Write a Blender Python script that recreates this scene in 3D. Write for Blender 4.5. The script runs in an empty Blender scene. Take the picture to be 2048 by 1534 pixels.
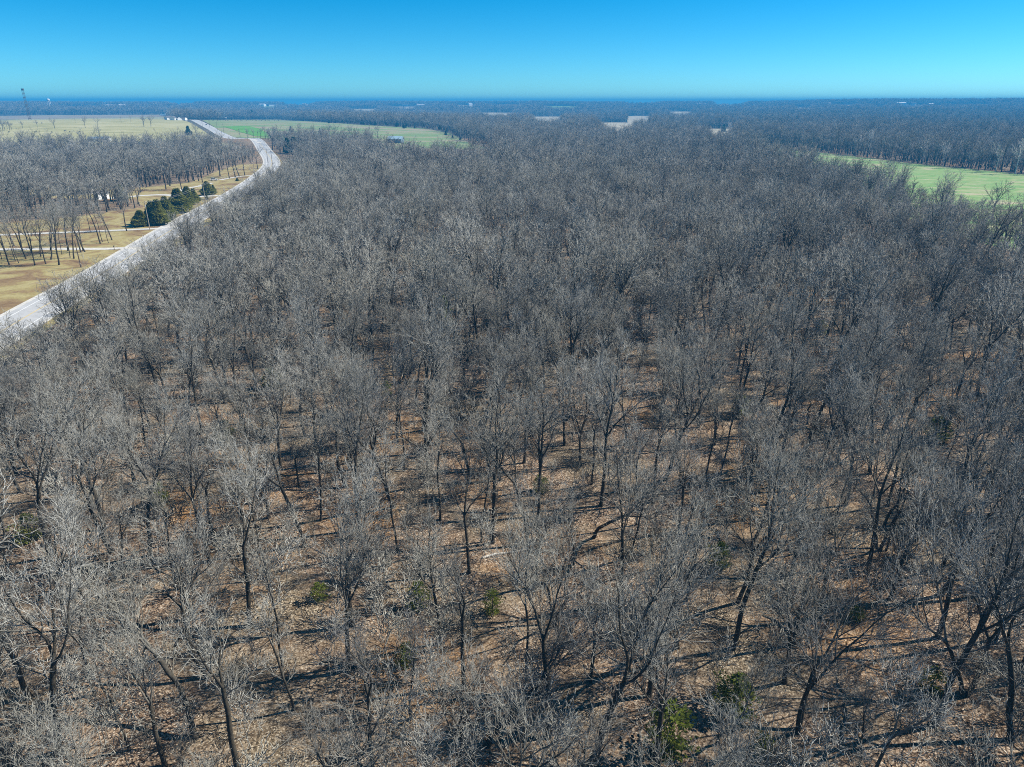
import bpy, math, random
import numpy as np
from mathutils import Vector, Matrix
from mathutils.geometry import delaunay_2d_cdt

sc = bpy.context.scene
COL = sc.collection
R = math.radians
# ------------------------------------------------------------------ camera, sky, sun, exposure
CAM_H, FOC = 45.0, 1366.0                      # metres above the wood floor, focal length in photo pixels
PITCH = math.atan((767 - 203) / FOC)
cam_d = bpy.data.cameras.new('camera')
cam_d.sensor_fit = 'HORIZONTAL'; cam_d.sensor_width = 36.0
cam_d.lens = 36.0 * FOC / 2048.0
cam_d.clip_start = 0.5; cam_d.clip_end = 40000
cam = bpy.data.objects.new('camera', cam_d); COL.objects.link(cam)
cam.location = (0, 0, CAM_H); cam.rotation_euler = (R(90) - PITCH, 0, 0)
sc.camera = cam

SUN_AZ, SUN_EL = R(77), R(41)                  # clockwise from the view direction, above the horizon
world = bpy.data.worlds.new('World'); sc.world = world; world.use_nodes = True
wn, wl = world.node_tree.nodes, world.node_tree.links
wn.clear()
sky = wn.new('ShaderNodeTexSky'); sky.sky_type = 'NISHITA'; sky.sun_disc = False
sky.sun_elevation = SUN_EL; sky.sun_rotation = SUN_AZ
sky.altitude = 300; sky.air_density = 0.6; sky.dust_density = 0.28; sky.ozone_density = 5.0
hsv = wn.new('ShaderNodeHueSaturation'); hsv.inputs['Hue'].default_value = 0.5
hsv.inputs['Saturation'].default_value = 1.24; hsv.inputs['Value'].default_value = 1.0
bg = wn.new('ShaderNodeBackground'); bg.inputs['Strength'].default_value = 0.078
tint = wn.new('ShaderNodeMix'); tint.data_type = 'RGBA'; tint.blend_type = 'MULTIPLY'; tint.inputs[0].default_value = 1; tint.inputs[7].default_value = (.70, 1.06, 1.06, 1)
wo = wn.new('ShaderNodeOutputWorld')
wl.new(sky.outputs[0], tint.inputs[6]); wl.new(tint.outputs[2], hsv.inputs['Color']); wl.new(hsv.outputs[0], bg.inputs[0]); wl.new(bg.outputs[0], wo.inputs[0])

sun_d = bpy.data.lights.new('sun', 'SUN'); sun_d.energy = 4.8; sun_d.angle = R(0.5); sun_d.color = (1.0, 0.95, 0.84)
sun = bpy.data.objects.new('sun', sun_d); COL.objects.link(sun)
SUNV = Vector((math.sin(SUN_AZ) * math.cos(SUN_EL), math.cos(SUN_AZ) * math.cos(SUN_EL), math.sin(SUN_EL)))
sun.rotation_euler = SUNV.to_track_quat('Z', 'Y').to_euler()
sun.location = (60, 10, 200)

vs = sc.view_settings
vs.view_transform = 'Standard'; vs.look = 'None'; vs.exposure = 0.84; vs.gamma = 1.0; vs.use_curve_mapping = False
cy = sc.cycles
cy.max_bounces = 3; cy.diffuse_bounces = 1; cy.glossy_bounces = 1; cy.transmission_bounces = 1
cy.volume_bounces = 0; cy.transparent_max_bounces = 4
cy.use_denoising = False
cy.caustics_reflective = False; cy.caustics_refractive = False
cy.use_adaptive_sampling = False
cy.filter_width = 1.0

# ------------------------------------------------------------------ helpers
rng = np.random.default_rng(11)

def smooth(a, b, x):
    t = np.clip((x - a) / (b - a), 0, 1); return t * t * (3 - 2 * t)

def terrain(x, y):
    """Height of the land; flat under the near wood, a low pasture hill on the left, rolling land beyond."""
    x = np.asarray(x, float); y = np.asarray(y, float)
    r = np.hypot(x, y)
    z = 18.0 * np.exp(-0.5 * (((x + 700) / 350) ** 2 + ((y - 1150) / 350) ** 2))
    far = smooth(900, 2600, r)
    z = z + far * (1 - .6 * smooth(2200, 4000, r)) * (5.0 * np.sin(x / 310 + 1.3) * np.sin(y / 420 + .4) + 4.0 * np.sin(x / 540 - y / 830 + 2.0))
    hor = smooth(1900, 3900, r)
    a = np.arctan2(x, y)
    ridge = 23 + 3.0 * np.sin(a * 5.1 + .6) + 1.2 * np.sin(a * 13 + 2.) + 1.3 * np.sin(a * 31 + 1.) + 13 * smooth(.2, .62, a)
    z = z + hor * ridge + smooth(2500, 4500, r) * 3 * np.sin(r / 480 + 3 * a) - smooth(4300, 7000, r) * 12
    return z

def ray(px, py):
    u = (px - 1024) / FOC; v = (767 - py) / FOC
    return u, math.cos(PITCH) + v * math.sin(PITCH), -math.sin(PITCH) + v * math.cos(PITCH)

def G(px, py):
    """Point of the land that a photo pixel looks at (first hit)."""
    u, f, d = ray(px, py)
    t = 30.0; step = 4.0
    while t < 7000:
        if CAM_H + d * t <= float(terrain(u * t, f * t)):
            lo, hi = t - step, t
            for _ in range(24):
                m = (lo + hi) / 2
                if CAM_H + d * m <= float(terrain(u * m, f * m)): hi = m
                else: lo = m
            return (u * hi, f * hi)
        t += step; step = max(4.0, t * .01)
    return (u * 6500, f * 6500)

def inside(poly, x, y):
    c = np.zeros(len(x), bool); n = len(poly); j = n - 1
    for i in range(n):
        xi, yi = poly[i]; xj, yj = poly[j]
        if yi != yj:
            c ^= ((yi > y) != (yj > y)) & (x < (xj - xi) * (y - yi) / (yj - yi) + xi)
        j = i
    return c

def lk(o, parent=None):
    COL.objects.link(o)
    if parent is not None: o.parent = parent
    return o

def tag(o, label=None, cat=None, group=None, kind=None):
    if label: o['label'] = label
    if cat: o['category'] = cat
    if group: o['group'] = group
    if kind: o['kind'] = kind
    return o

def empty(name, loc, rz=0.0):
    o = bpy.data.objects.new(name, None); o.empty_display_size = .5
    o.location = loc; o.rotation_euler = (0, 0, rz); return lk(o)

def copy_tree(o, parent=None):
    c = o.copy(); lk(c)
    c.parent = parent
    for ch in list(o.children): copy_tree(ch, c)
    return c

def raw_mesh(name, V, F, mats, mi=None, smooth_=False):
    """V (n,3); F list of faces or (m,4)/(m,3) array."""
    me = bpy.data.meshes.new(name)
    V = np.asarray(V, np.float32)
    if isinstance(F, np.ndarray):
        m, k = F.shape
        me.vertices.add(len(V)); me.vertices.foreach_set('co', V.ravel())
        me.loops.add(m * k); me.loops.foreach_set('vertex_index', F.astype(np.int32).ravel())
        me.polygons.add(m)
        me.polygons.foreach_set('loop_start', np.arange(0, m * k, k, dtype=np.int32))
        me.polygons.foreach_set('loop_total', np.full(m, k, np.int32))
    else:
        me.from_pydata([tuple(map(float, v)) for v in V], [], F)
    for a in (mats if isinstance(mats, (list, tuple)) else [mats]): me.materials.append(a)
    if mi is not None: me.polygons.foreach_set('material_index', np.asarray(mi, np.int32))
    if smooth_: me.polygons.foreach_set('use_smooth', np.ones(len(me.polygons), bool))
    me.update(calc_edges=True)
    return me

class MB:
    """Collects boxes, prisms and tubes for one mesh."""
    def __init__(s): s.v = []; s.f = []
    def add(s, vs_, fs): n = len(s.v); s.v += [tuple(map(float, v)) for v in vs_]; s.f += [tuple(i + n for i in f) for f in fs]; return s
    def box(s, x0, x1, y0, y1, z0, z1):
        return s.add([(x0,y0,z0),(x1,y0,z0),(x1,y1,z0),(x0,y1,z0),(x0,y0,z1),(x1,y0,z1),(x1,y1,z1),(x0,y1,z1)],
                     [(3,2,1,0),(4,5,6,7),(0,1,5,4),(1,2,6,5),(2,3,7,6),(3,0,4,7)])
    def tube(s, pts, rad, n=6):
        pts = [Vector(p) for p in pts]
        if not hasattr(rad, '__len__'): rad = [rad] * len(pts)
        vs_, fs = [], []
        for i, p in enumerate(pts):
            t = (pts[min(i + 1, len(pts) - 1)] - pts[max(i - 1, 0)]).normalized()
            a = t.cross(Vector((0, 0, 1)) if abs(t.z) < .9 else Vector((1, 0, 0))).normalized(); b = t.cross(a)
            for k in range(n):
                q = 2 * math.pi * k / n
                vs_.append(p + (a * math.cos(q) + b * math.sin(q)) * rad[i])
        for i in range(len(pts) - 1):
            for k in range(n):
                fs.append((i*n+k, i*n+(k+1)%n, (i+1)*n+(k+1)%n, (i+1)*n+k))
        fs.append(tuple(range(n))[::-1]); fs.append(tuple((len(pts)-1)*n + k for k in range(n)))
        return s.add(vs_, fs)
    def lathe(s, prof, n=16):
        vs_ = [(r * math.cos(2*math.pi*k/n), r * math.sin(2*math.pi*k/n), z) for r, z in prof for k in range(n)]
        fs = [(i*n+k, i*n+(k+1)%n, (i+1)*n+(k+1)%n, (i+1)*n+k) for i in range(len(prof)-1) for k in range(n)]
        fs += [tuple(range(n))[::-1], tuple((len(prof)-1)*n + k for k in range(n))]
        return s.add(vs_, fs)
    def build(s, name, mat, parent=None, sm=False):
        return lk(bpy.data.objects.new(name, raw_mesh(name, s.v, s.f, mat, smooth_=sm)), parent)

# ------------------------------------------------------------------ materials
def mat_new(name, rough=.9, spec=.2):
    m = bpy.data.materials.new(name); m.use_nodes = True
    nt = m.node_tree; b = nt.nodes['Principled BSDF']
    b.inputs['Roughness'].default_value = rough
    b.inputs['Specular IOR Level'].default_value = spec
    return m, nt, b

def coords(nt, kind='Object'):
    return nt.nodes.new('ShaderNodeTexCoord').outputs[kind]

def noise(nt, vec, scale, detail=4, rough=.6, dist=0.0):
    n = nt.nodes.new('ShaderNodeTexNoise'); n.inputs['Scale'].default_value = scale
    n.inputs['Detail'].default_value = detail; n.inputs['Roughness'].default_value = rough; n.inputs['Distortion'].default_value = dist
    if vec is not None: nt.links.new(vec, n.inputs['Vector'])
    return n.outputs['Fac']

def ramp(nt, fac, stops):
    r = nt.nodes.new('ShaderNodeValToRGB'); e = r.color_ramp.elements
    while len(e) > 1: e.remove(e[0])
    e[0].position = stops[0][0]; e[0].color = (*stops[0][1], 1)
    for p_, c in stops[1:]:
        k = e.new(p_); k.color = (*c, 1)
    nt.links.new(fac, r.inputs[0]); return r.outputs[0]

def mixc(nt, fac, a, b, mode='MIX'):
    m = nt.nodes.new('ShaderNodeMix'); m.data_type = 'RGBA'; m.blend_type = mode
    for s, v in ((m.inputs[0], fac), (m.inputs[6], a), (m.inputs[7], b)):
        if hasattr(v, 'is_output'): nt.links.new(v, s)
        elif isinstance(v, tuple): s.default_value = (*v, 1)
        else: s.default_value = v
    return m.outputs[2]

def bump(nt, b, h, dist, strength=.6):
    n = nt.nodes.new('ShaderNodeBump'); n.inputs['Distance'].default_value = dist; n.inputs['Strength'].default_value = strength
    nt.links.new(h, n.inputs['Height']); nt.links.new(n.outputs[0], b.inputs['Normal'])

def plain(name, col, rough=.7, var=.12, scale=2.0, spec=.3, metal=0.0):
    m, nt, b = mat_new(name, rough, spec)
    f = noise(nt, coords(nt), scale, 5)
    c0 = tuple(max(0, c * (1 - var)) for c in col); c1 = tuple(min(1, c * (1 + var)) for c in col)
    nt.links.new(ramp(nt, f, [(.3, c0), (.7, c1)]), b.inputs['Base Color'])
    b.inputs['Metallic'].default_value = metal
    return m

def bark(name, dark, light, tintvar, scale):
    m, nt, b = mat_new(name, .92, .15)
    f = noise(nt, coords(nt), scale, 5, .7)
    c = ramp(nt, f, [(.32, dark), (.68, light)])
    oi = nt.nodes.new('ShaderNodeObjectInfo')
    t = ramp(nt, oi.outputs['Random'], [(0, (1 - tintvar, 1 - tintvar, 1 - tintvar * .9)), (.35, (1, .97, .93)), (.6, (1.0, 1.0, 1.02)), (1, (1 + tintvar * .4, 1 + tintvar * .38, 1 + tintvar * .45))])
    nt.links.new(mixc(nt, 1.0, c, t, 'MULTIPLY'), b.inputs['Base Color'])
    return m
M = {}
M['trunk'] = bark('trunk_bark', (.026, .0225, .018), (.088, .079, .063), .25, 5.0)
M['limb'] = bark('limb_bark', (.06, .056, .048), (.195, .186, .160), .25, 3.0)
M['twig'] = bark('twig_bark', (.176, .172, .152), (.45, .442, .395), .42, 1.5)
M['pale'] = bark('pale_bark', (.45, .42, .38), (.75, .72, .67), .1, 2.0)

def litter_mat():
    m, nt, b = mat_new('leaf_litter', .95, .1)
    co = coords(nt, 'Object')
    v = nt.nodes.new('ShaderNodeTexVoronoi'); v.inputs['Scale'].default_value = 8.5; nt.links.new(co, v.inputs['Vector'])
    sep = nt.nodes.new('ShaderNodeSeparateColor'); nt.links.new(v.outputs['Color'], sep.inputs[0])
    leaf = ramp(nt, sep.outputs[0], [(0, (.04, .028, .02)), (.3, (.135, .088, .057)), (.6, (.26, .18, .122)), (.85, (.385, .29, .205)), (1, (.56, .47, .38))])
    orange = ramp(nt, sep.outputs[1], [(0, (.05, .026, .012)), (.4, (.21, .108, .044)), (.75, (.38, .215, .092)), (1, (.52, .36, .20))])
    tan = ramp(nt, sep.outputs[2], [(0, (.045, .035, .024)), (.4, (.165, .124, .080)), (.75, (.31, .245, .17)), (1, (.50, .43, .33))])
    big = noise(nt, co, .045, 4, .6, .6)
    mid = noise(nt, co, .35, 5, .65)
    f1 = ramp(nt, big, [(.51, (0, 0, 0)), (.66, (1, 1, 1))])
    f2 = ramp(nt, noise(nt, co, .07, 3, .6), [(.46, (0, 0, 0)), (.62, (1, 1, 1))])
    c = mixc(nt, f1, leaf, orange); c = mixc(nt, f2, c, tan)
    dk = ramp(nt, mid, [(.3, (.62, .58, .54)), (.5, (.95, .95, .95)), (.68, (1.12, 1.12, 1.1))])
    c = mixc(nt, 1.0, c, dk, 'MULTIPLY')
    nt.links.new(c, b.inputs['Base Color'])
    bump(nt, b, sep.outputs[1], .05, .9)
    return m
M['litter'] = litter_mat()

def field_mat(name, stops, scale, streak=(1, 1), fine=2.5, dist=.5):
    m, nt, b = mat_new(name, .95, .1)
    co = coords(nt, 'Object')
    mp = nt.nodes.new('ShaderNodeMapping'); mp.inputs['Scale'].default_value = (streak[0], streak[1], 1); nt.links.new(co, mp.inputs[0])
    f = noise(nt, mp.outputs[0], scale, 6, .62, dist)
    c = ramp(nt, f, stops)
    g = ramp(nt, noise(nt, co, fine, 5, .75), [(.3, (.74, .73, .7)), (.7, (1.12, 1.12, 1.1))])
    nt.links.new(mixc(nt, 1.0, c, g, 'MULTIPLY'), b.inputs['Base Color'])
    return m
M['pasture'] = field_mat('pasture_grass', [(.3, (.29, .27, .12)), (.45, (.37, .345, .16)), (.6, (.46, .42, .23)), (.7, (.50, .45, .28))], .014, (1, 2.0), .5, 1.2)
M['hay'] = field_mat('hay_stubble', [(.3, (0.277, 0.210, 0.134)), (.7, (0.420, 0.353, 0.244))], .02, (1, 3), .4)
M['wheat'] = field_mat('winter_wheat', [(.36, (0.336, 0.277, 0.197)), (.47, (0.302, 0.302, 0.176)), (.55, (0.168, 0.260, 0.101)), (.68, (0.244, 0.302, 0.139))], .014, (.7, 2.0), .4)
M['wheat_bright'] = field_mat('young_wheat', [(.3, (.10, .25, .05)), (.6, (.14, .32, .07)), (.75, (.27, .36, .14))], .03, (1, 2), .4)
M['meadow'] = field_mat('meadow_grass', [(.38, (.40, .37, .24)), (.45, (.28, .35, .15)), (.54, (.16, .31, .10)), (.60, (.28, .36, .15)), (.68, (.42, .40, .27))], .030, (.6, 1.7), .35, 1.6)
M['lawn'] = field_mat('dry_lawn', [(.34, (0.168, 0.105, 0.060)), (.43, (0.260, 0.181, 0.097)), (.50, (0.311, 0.252, 0.113)), (.58, (0.378, 0.323, 0.160)), (.66, (0.277, 0.206, 0.118)), (.74, (0.420, 0.378, 0.244))], .07, (1, 1.15), 1.2, 1.3)
M['far'] = field_mat('far_country', [(.35, (.085, .08, .07)), (.55, (.13, .12, .10)), (.64, (.16, .15, .11)), (.72, (.36, .33, .24))], .0016, (1, .8), .02)
M['pale_field'] = field_mat('stubble_field', [(.3, (0.353, 0.311, 0.227)), (.7, (0.504, 0.454, 0.353))], .02, (1, 1), .2)

def road_mat():
    m, nt, b = mat_new('worn_asphalt', .85, .3)
    co = coords(nt)
    f = noise(nt, co, .35, 6, .7); g = noise(nt, co, 14, 3, .7)
    c = ramp(nt, f, [(.3, (0.353, 0.353, 0.357)), (.7, (0.467, 0.467, 0.471))])
    g = ramp(nt, g, [(.3, (.85, .85, .85)), (.7, (1.1, 1.1, 1.1))])
    nt.links.new(mixc(nt, 1.0, c, g, 'MULTIPLY'), b.inputs['Base Color']); return m
M['road'] = road_mat()
M['gravel'] = plain('pale_gravel', (.52, .50, .465), .95, .22, 1.2)
M['white_line'] = plain('white_road_paint', (.78, .78, .77), .7, .12, 1.5)
M['yellow_line'] = plain('yellow_road_paint', (.62, .44, .10), .7, .15, 1.5)
M['white'] = plain('white_paint', (.78, .78, .78), .6, .06)
M['offwhite'] = plain('weathered_white_siding', (.50, .50, .50), .7, .12)
M['roofgrey'] = plain('grey_shingle', (.13, .125, .135), .9, .2, 3)
M['roofmetal'] = plain('pale_blue_metal_roof', (.36, .50, .58), .45, .06, .5, .5)
M['wallmetal'] = plain('grey_blue_metal_siding', (.17, .23, .29), .5, .08, .5, .4)
M['dark'] = plain('dark_opening', (.03, .03, .035), .6, .1)
M['glass'] = plain('window_glass', (.05, .07, .09), .15, .1, 2, .6)
M['pole'] = plain('weathered_pole_wood', (.30, .26, .21), .9, .2, 3)
M['pole_dark'] = plain('creosoted_pole_wood', (.09, .06, .045), .9, .2, 3)
M['wire'] = plain('aluminium_wire', (.5, .5, .5), .5, .05)
M['steel'] = plain('galvanised_steel', (.45, .46, .47), .5, .1)
M['hide'] = plain('black_hide', (.02, .016, .014), .8, .3)
M['hide_brown'] = plain('brown_hide', (.12, .05, .025), .8, .3)
M['tyre'] = plain('tyre_rubber', (.02, .02, .02), .9, .1)
M['carpaint_dark'] = plain('dark_car_paint', (.03, .03, .04), .3, .05, 2, .6)
M['carpaint_white'] = plain('white_car_paint', (.75, .75, .76), .3, .04, 2, .6)

def leaf_mat(name, a, b_, c):
    m, nt, b = mat_new(name, .8, .2)
    f = noise(nt, coords(nt), 1.6, 4, .6)
    col = ramp(nt, f, [(.3, a), (.5, b_), (.7, c)])
    nt.links.new(col, b.inputs['Base Color'])
    tr = nt.nodes.new('ShaderNodeBsdfTranslucent'); nt.links.new(col, tr.inputs[0])
    mx = nt.nodes.new('ShaderNodeMixShader'); mx.inputs[0].default_value = .55
    nt.links.new(b.outputs[0], mx.inputs[1]); nt.links.new(tr.outputs[0], mx.inputs[2]); nt.links.new(mx.outputs[0], nt.nodes['Material Output'].inputs[0])
    return m
M['cedar'] = leaf_mat('cedar_needles', (.14, .15, .03), (.225, .235, .048), (.36, .34, .085))
M['cedar_yellow'] = leaf_mat('yellow_green_cedar_needles', (.10, .14, .022), (.18, .22, .035), (.32, .30, .06))  # own yellow green needle colour of the airy cedars inside the wood
M['cedar_far'] = leaf_mat('dark_cedar_needles', (.03, .05, .016), (.055, .08, .025), (.09, .11, .035))

# ------------------------------------------------------------------ ground: one sheet to the horizon
def make_ground():
    rr = [0.0]; r = 12.0
    while r < 7600: rr.append(r); r += max(9.0, r * .02)
    th = np.linspace(-math.pi, math.pi, 241)[:-1]
    V = [(0, 0, 0)]
    for r in rr[1:]:
        x = r * np.sin(th); y = r * np.cos(th); z = terrain(x, y)
        V += list(zip(x, y, z))
    n = len(th); F = [(0, 1 + (k + 1) % n, 1 + k) for k in range(n)]
    for i in range(len(rr) - 2):
        a = 1 + i * n; b = a + n
        F += [(a + k, a + (k + 1) % n, b + (k + 1) % n, b + k) for k in range(n)]
    me = raw_mesh('ground', V, F, [M['litter'], M['far']], smooth_=True)
    rad = np.repeat(np.array(rr[1:-1]), n); mi = np.concatenate([np.zeros(n), (rad > 900).astype(int)])
    me.polygons.foreach_set('material_index', mi.astype(np.int32))
    tag(lk(bpy.data.objects.new('ground', me)), 'leaf covered ground of the bare wood reaching to the horizon', 'ground', kind='structure')
make_ground()

def sheet(name, poly, mat, off, step, label, parent=None):
    """A ground patch that follows the land: outline plus an inner grid, triangulated."""
    pts = []
    n = len(poly)
    for i in range(n):
        a, b = np.array(poly[i]), np.array(poly[(i + 1) % n])
        k = max(1, int(np.linalg.norm(b - a) / step))
        for j in range(k): pts.append(a + (b - a) * j / k)
    nb = len(pts); P = np.array(pts)
    gx, gy = np.meshgrid(np.arange(P[:, 0].min(), P[:, 0].max(), step), np.arange(P[:, 1].min(), P[:, 1].max(), step))
    gx = gx.ravel() + .13; gy = gy.ravel() + .17
    k = inside([tuple(p) for p in pts], gx, gy)
    allp = [Vector(p) for p in pts] + [Vector(p) for p in zip(gx[k], gy[k])]
    v2, _, f, *_ = delaunay_2d_cdt(allp, [(i, (i + 1) % nb) for i in range(nb)], [], 1, 1e-4)
    A = np.array([(v.x, v.y) for v in v2]); Z = terrain(A[:, 0], A[:, 1]) + off
    o = lk(bpy.data.objects.new(name, raw_mesh(name, np.column_stack([A, Z]), [tuple(q) for q in f], mat, smooth_=True)), parent)
    if parent is None: tag(o, label, name.split('_')[-1], kind='structure')
    return o

PX = lambda l: [G(*q) for q in l]
def jag(poly, step, amp, seed):
    """Uneven natural outline."""
    r = np.random.default_rng(seed); out = []
    n = len(poly)
    for i in range(n):
        a, b = np.array(poly[i]), np.array(poly[(i + 1) % n]); L = np.linalg.norm(b - a); k = max(1, int(L / step))
        for j in range(k):
            p = a + (b - a) * j / k
            out.append(tuple(p + r.normal(0, amp, 2)))
    return out

# road centre line on the land
ROADC = [(-84, 0), (-97.5, 80), (-109.5, 147), (-116.5, 195), (-130.5, 273), (-143.5, 362), (-160, 450), (-183, 545), (-226, 660), (-295, 828)]
ROADC += [G(462, 276), G(427, 259), G(402, 246), G(386, 239.5)]
def catmull(P, k=10):
    P = [np.array(p, float) for p in P]; P = [2 * P[0] - P[1]] + P + [2 * P[-1] - P[-2]]; out = []
    for i in range(1, len(P) - 2):
        a, b, c, d = P[i - 1:i + 3]
        for j in range(k):
            t = j / k
            out.append(.5 * (2 * b + (c - a) * t + (2 * a - 5 * b + 4 * c - d) * t * t + (3 * b - a - 3 * c + d) * t ** 3))
    out.append(P[-2]); return np.array(out)
RC = catmull(ROADC, 14)
def ribbon(name, C, o0, o1, off, mat, label=None, parent=None, dashes=None):
    d = np.gradient(C, axis=0); d /= np.linalg.norm(d, axis=1)[:, None]
    nrm = np.column_stack([d[:, 1], -d[:, 0]])
    L, Rr = C + nrm * o0, C + nrm * o1
    nn = len(C)
    V = np.concatenate([np.column_stack([q, terrain(q[:, 0], q[:, 1]) + off]) for q in (L, Rr)])
    F = [(i, i + nn, i + nn + 1, i + 1) for i in range(nn - 1)]
    o = lk(bpy.data.objects.new(name, raw_mesh(name, V, F, mat, smooth_=True)), parent)
    if parent is None: tag(o, label, name.split('_')[-1], kind='structure')
    return o

# ---- fields and verges (ground metres)
roadL = lambda y: np.interp(y, RC[:, 1], RC[:, 0]) - 5.4
roadR = lambda y: np.interp(y, RC[:, 1], RC[:, 0]) + 5.4
LAWN = [(roadL(y) - .2, y) for y in (20, 60, 100, 150, 195, 240, 290, 340, 390, 440, 490, 540)]
LAWN += [(-205, 535), (-200, 480), (-190, 420), (-205, 395), (-260, 400), (-262, 372), (-230, 350), (-185, 345), (-168, 318), (-185, 290), (-230, 262), (-300, 240), (-330, 200), (-300, 80), (-220, 10)]
sheet('roadside_lawn', jag(LAWN, 6, .5, 3), M['lawn'], .010, 9, 'dry yellow brown grass lawn between the road and the left grove')
VERGE = [(roadR(y) + .2, y) for y in (20, 100, 150, 195, 273, 362, 450, 545, 640)] + [(roadR(y) + 5 + 2 * math.sin(y), y) for y in (640, 545, 450, 362, 273, 195, 150, 100, 20)]
sheet('grass_verge', jag(VERGE, 5, .3, 4), M['lawn'], .014, 9, 'narrow strip of dry grass between the road and the big wood')
PASTURE = PX([(-160, 300), (-160, 234), (0, 232), (110, 230.5), (215, 230), (330, 229.5), (352, 239), (376, 243.5), (392, 252), (412, 265), (440, 285)]) + [(-285, 745), (-262, 670), (-300, 600), (-420, 565), (-560, 545), (-760, 545)]
sheet('cattle_pasture', PASTURE, M['pasture'], .16, 22, 'pale yellow green pasture on the low hill with grazing cattle')
HAYTOP = PX([(-160, 239), (-160, 234.5), (0, 232.5), (215, 230.5), (326, 230), (340, 233.5), (200, 236), (0, 239.5)])
sheet('hay_meadow', HAYTOP, M['hay'], .36, 30, 'tan hay stubble strip along the far edge of the pasture')
WHEAT = PX([(405, 241.5), (455, 239.5), (560, 239.5), (655, 245.5), (740, 251), (800, 254), (850, 257), (900, 267), (940, 286), (975, 297)]) + [(-60, 700), (-150, 690), (-215, 740), (-270, 830)] + PX([(470, 275), (440, 262)])
sheet('wheat_field', WHEAT, M['wheat'], .16, 22, 'patchy green and tan winter wheat field behind the barn')
BRIGHT = PX([(447, 253.5), (480, 252), (500, 253), (520, 258), (536, 268), (545, 273.5), (512, 273), (480, 264), (462, 258)])
sheet('young_wheat_strip', BRIGHT, M['wheat_bright'], .36, 22, 'bright green wedge of young wheat beside the far road')
MEADOW = [(188, 130), (164, 200), (160, 240), (171, 330), (181, 400), (193, 500), (217, 640), (262, 770), (279, 747), (302, 642), (318, 548), (342, 478), (402, 380), (440, 270), (400, 150), (280, 90)]
sheet('green_meadow', jag(MEADOW, 15, 1.5, 8), M['meadow'], .016, 12, 'long green and tan streaked meadow between the wood and the blue treeline')

# pale fields seen as strips in the far woods; each reaches nearer by the height of the trees that hide its front
STRIPS = [((955, 1032), 226, 230), ((1058, 1132), 234, 239), ((1252, 1304), 233, 238), ((1190, 1275), 246, 252),
          ((1385, 1475), 258.5, 264), ((516, 555), 213, 215), ((690, 765), 218.5, 220), ((905, 960), 211, 213), ((962, 1060), 210, 212), ((1080, 1165), 213, 215),
          ((1738, 1775), 215, 216.5), ((1795, 1850), 215, 216.5), ((1230, 1330), 207.5, 209), ((1585, 1625), 216, 218), ((560, 640), 209.5, 211), ((1420, 1500), 209, 211), ((1655, 1720), 211, 213), ((1900, 1985), 210, 212), ((330, 400), 208.5, 210), ((770, 850), 214, 215.5), ((1330, 1390), 224, 227)]
CLEAR = [PASTURE, WHEAT, MEADOW]
def GC(px, py, z=14.5):
    u, f, d = ray(px, py); t = (z - CAM_H) / d; return (u * t, f * t)
BARNYARD = [GC(752, 288), GC(780, 290), GC(860, 294), GC(940, 294), GC(1000, 297), G(975, 290), G(900, 275), G(780, 279), G(735, 281)]
for i, ((x0, x1), y0, y1) in enumerate(STRIPS):
    q = PX([(x0, y0 + .4), (x0 + (x1 - x0) * .4, y0), (x1 - 4, y0 + .3), (x1, y1 - .5)])
    y2 = min(297, 203 + (y1 - 203) / .57)
    w_ = x1 - x0; q += PX([(x1 - .12 * w_, (y1 + y2) / 2), (x0 + .72 * w_, y2), (x0 + .3 * w_, y2), (x0 + .1 * w_, (y1 + y2) / 2)])
    CLEAR.append(q)
    d1 = math.hypot(*q[1])
    o = sheet('stubble_field', q, M['pale_field'] if i not in (5, 9) else M['meadow'], .5 + d1 * .0004, max(25, d1 / 60), 'pale stubble field opening as a strip in the far blue woods')
    o['group'] = 'far stubble fields'

# road and driveways
road = ribbon('road', RC, -5.4, 5.4, .05, M['road'], 'pale grey two lane country road along the left of the wood')
for o0 in (-3.75, 3.6): ribbon('edge_line', RC, o0, o0 + .16, .056, M['white_line'], parent=road)
for o0 in (-.17, .07): ribbon('centre_line', RC, o0, o0 + .11, .056, M['yellow_line'], parent=road)
ribbon('gravel_shoulder', RC, -6.6, -5.3, .03, M['gravel'], parent=road)
ribbon('gravel_shoulder', RC, 5.3, 6.4, .03, M['gravel'], parent=road)
def drive(pts, w, label):
    C = catmull(pts, 10); ribbon('driveway', C, -w / 2, w / 2, .075, M['gravel'], label)
drive([(-121, 223)] + PX([(265, 496), (225, 497.5), (190, 498), (100, 498), (0, 499), (-80, 498)]), 3.4, 'pale gravel driveway through the sparse trees beside the mailbox')
drive([(-130, 270)] + PX([(325, 456), (300, 458), (255, 460), (180, 463), (80, 467), (0, 470), (-100, 474)]), 3.2, 'gravel driveway passing the wooden utility pole below the cedars')
drive([(-144, 364)] + PX([(452, 391), (420, 392), (380, 394), (330, 390), (290, 391), (240, 395), (195, 399)]), 4.4, 'white gravel driveway leading behind the cedar row to the shed')
drive(PX([(345, 392), (356, 384), (368, 378), (400, 372), (425, 366)]), 2.8, 'narrow gravel track branching off the white driveway')
drive([(-163, 470)] + PX([(528, 351), (500, 351.5), (480, 353), (462, 356), (440, 360)]), 3.2, 'gravel driveway beside the parked white car')
drive([(-265, 760)] + PX([(500, 274), (520, 273.5), (540, 274), (560, 275)]), 5.0, 'gravel field entrance off the far road into the wheat')
drive(PX([(744, 272), (775, 276), (800, 283), (850, 282), (868, 283)]), 5.5, 'pale gravel track passing behind the metal barn')

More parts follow.
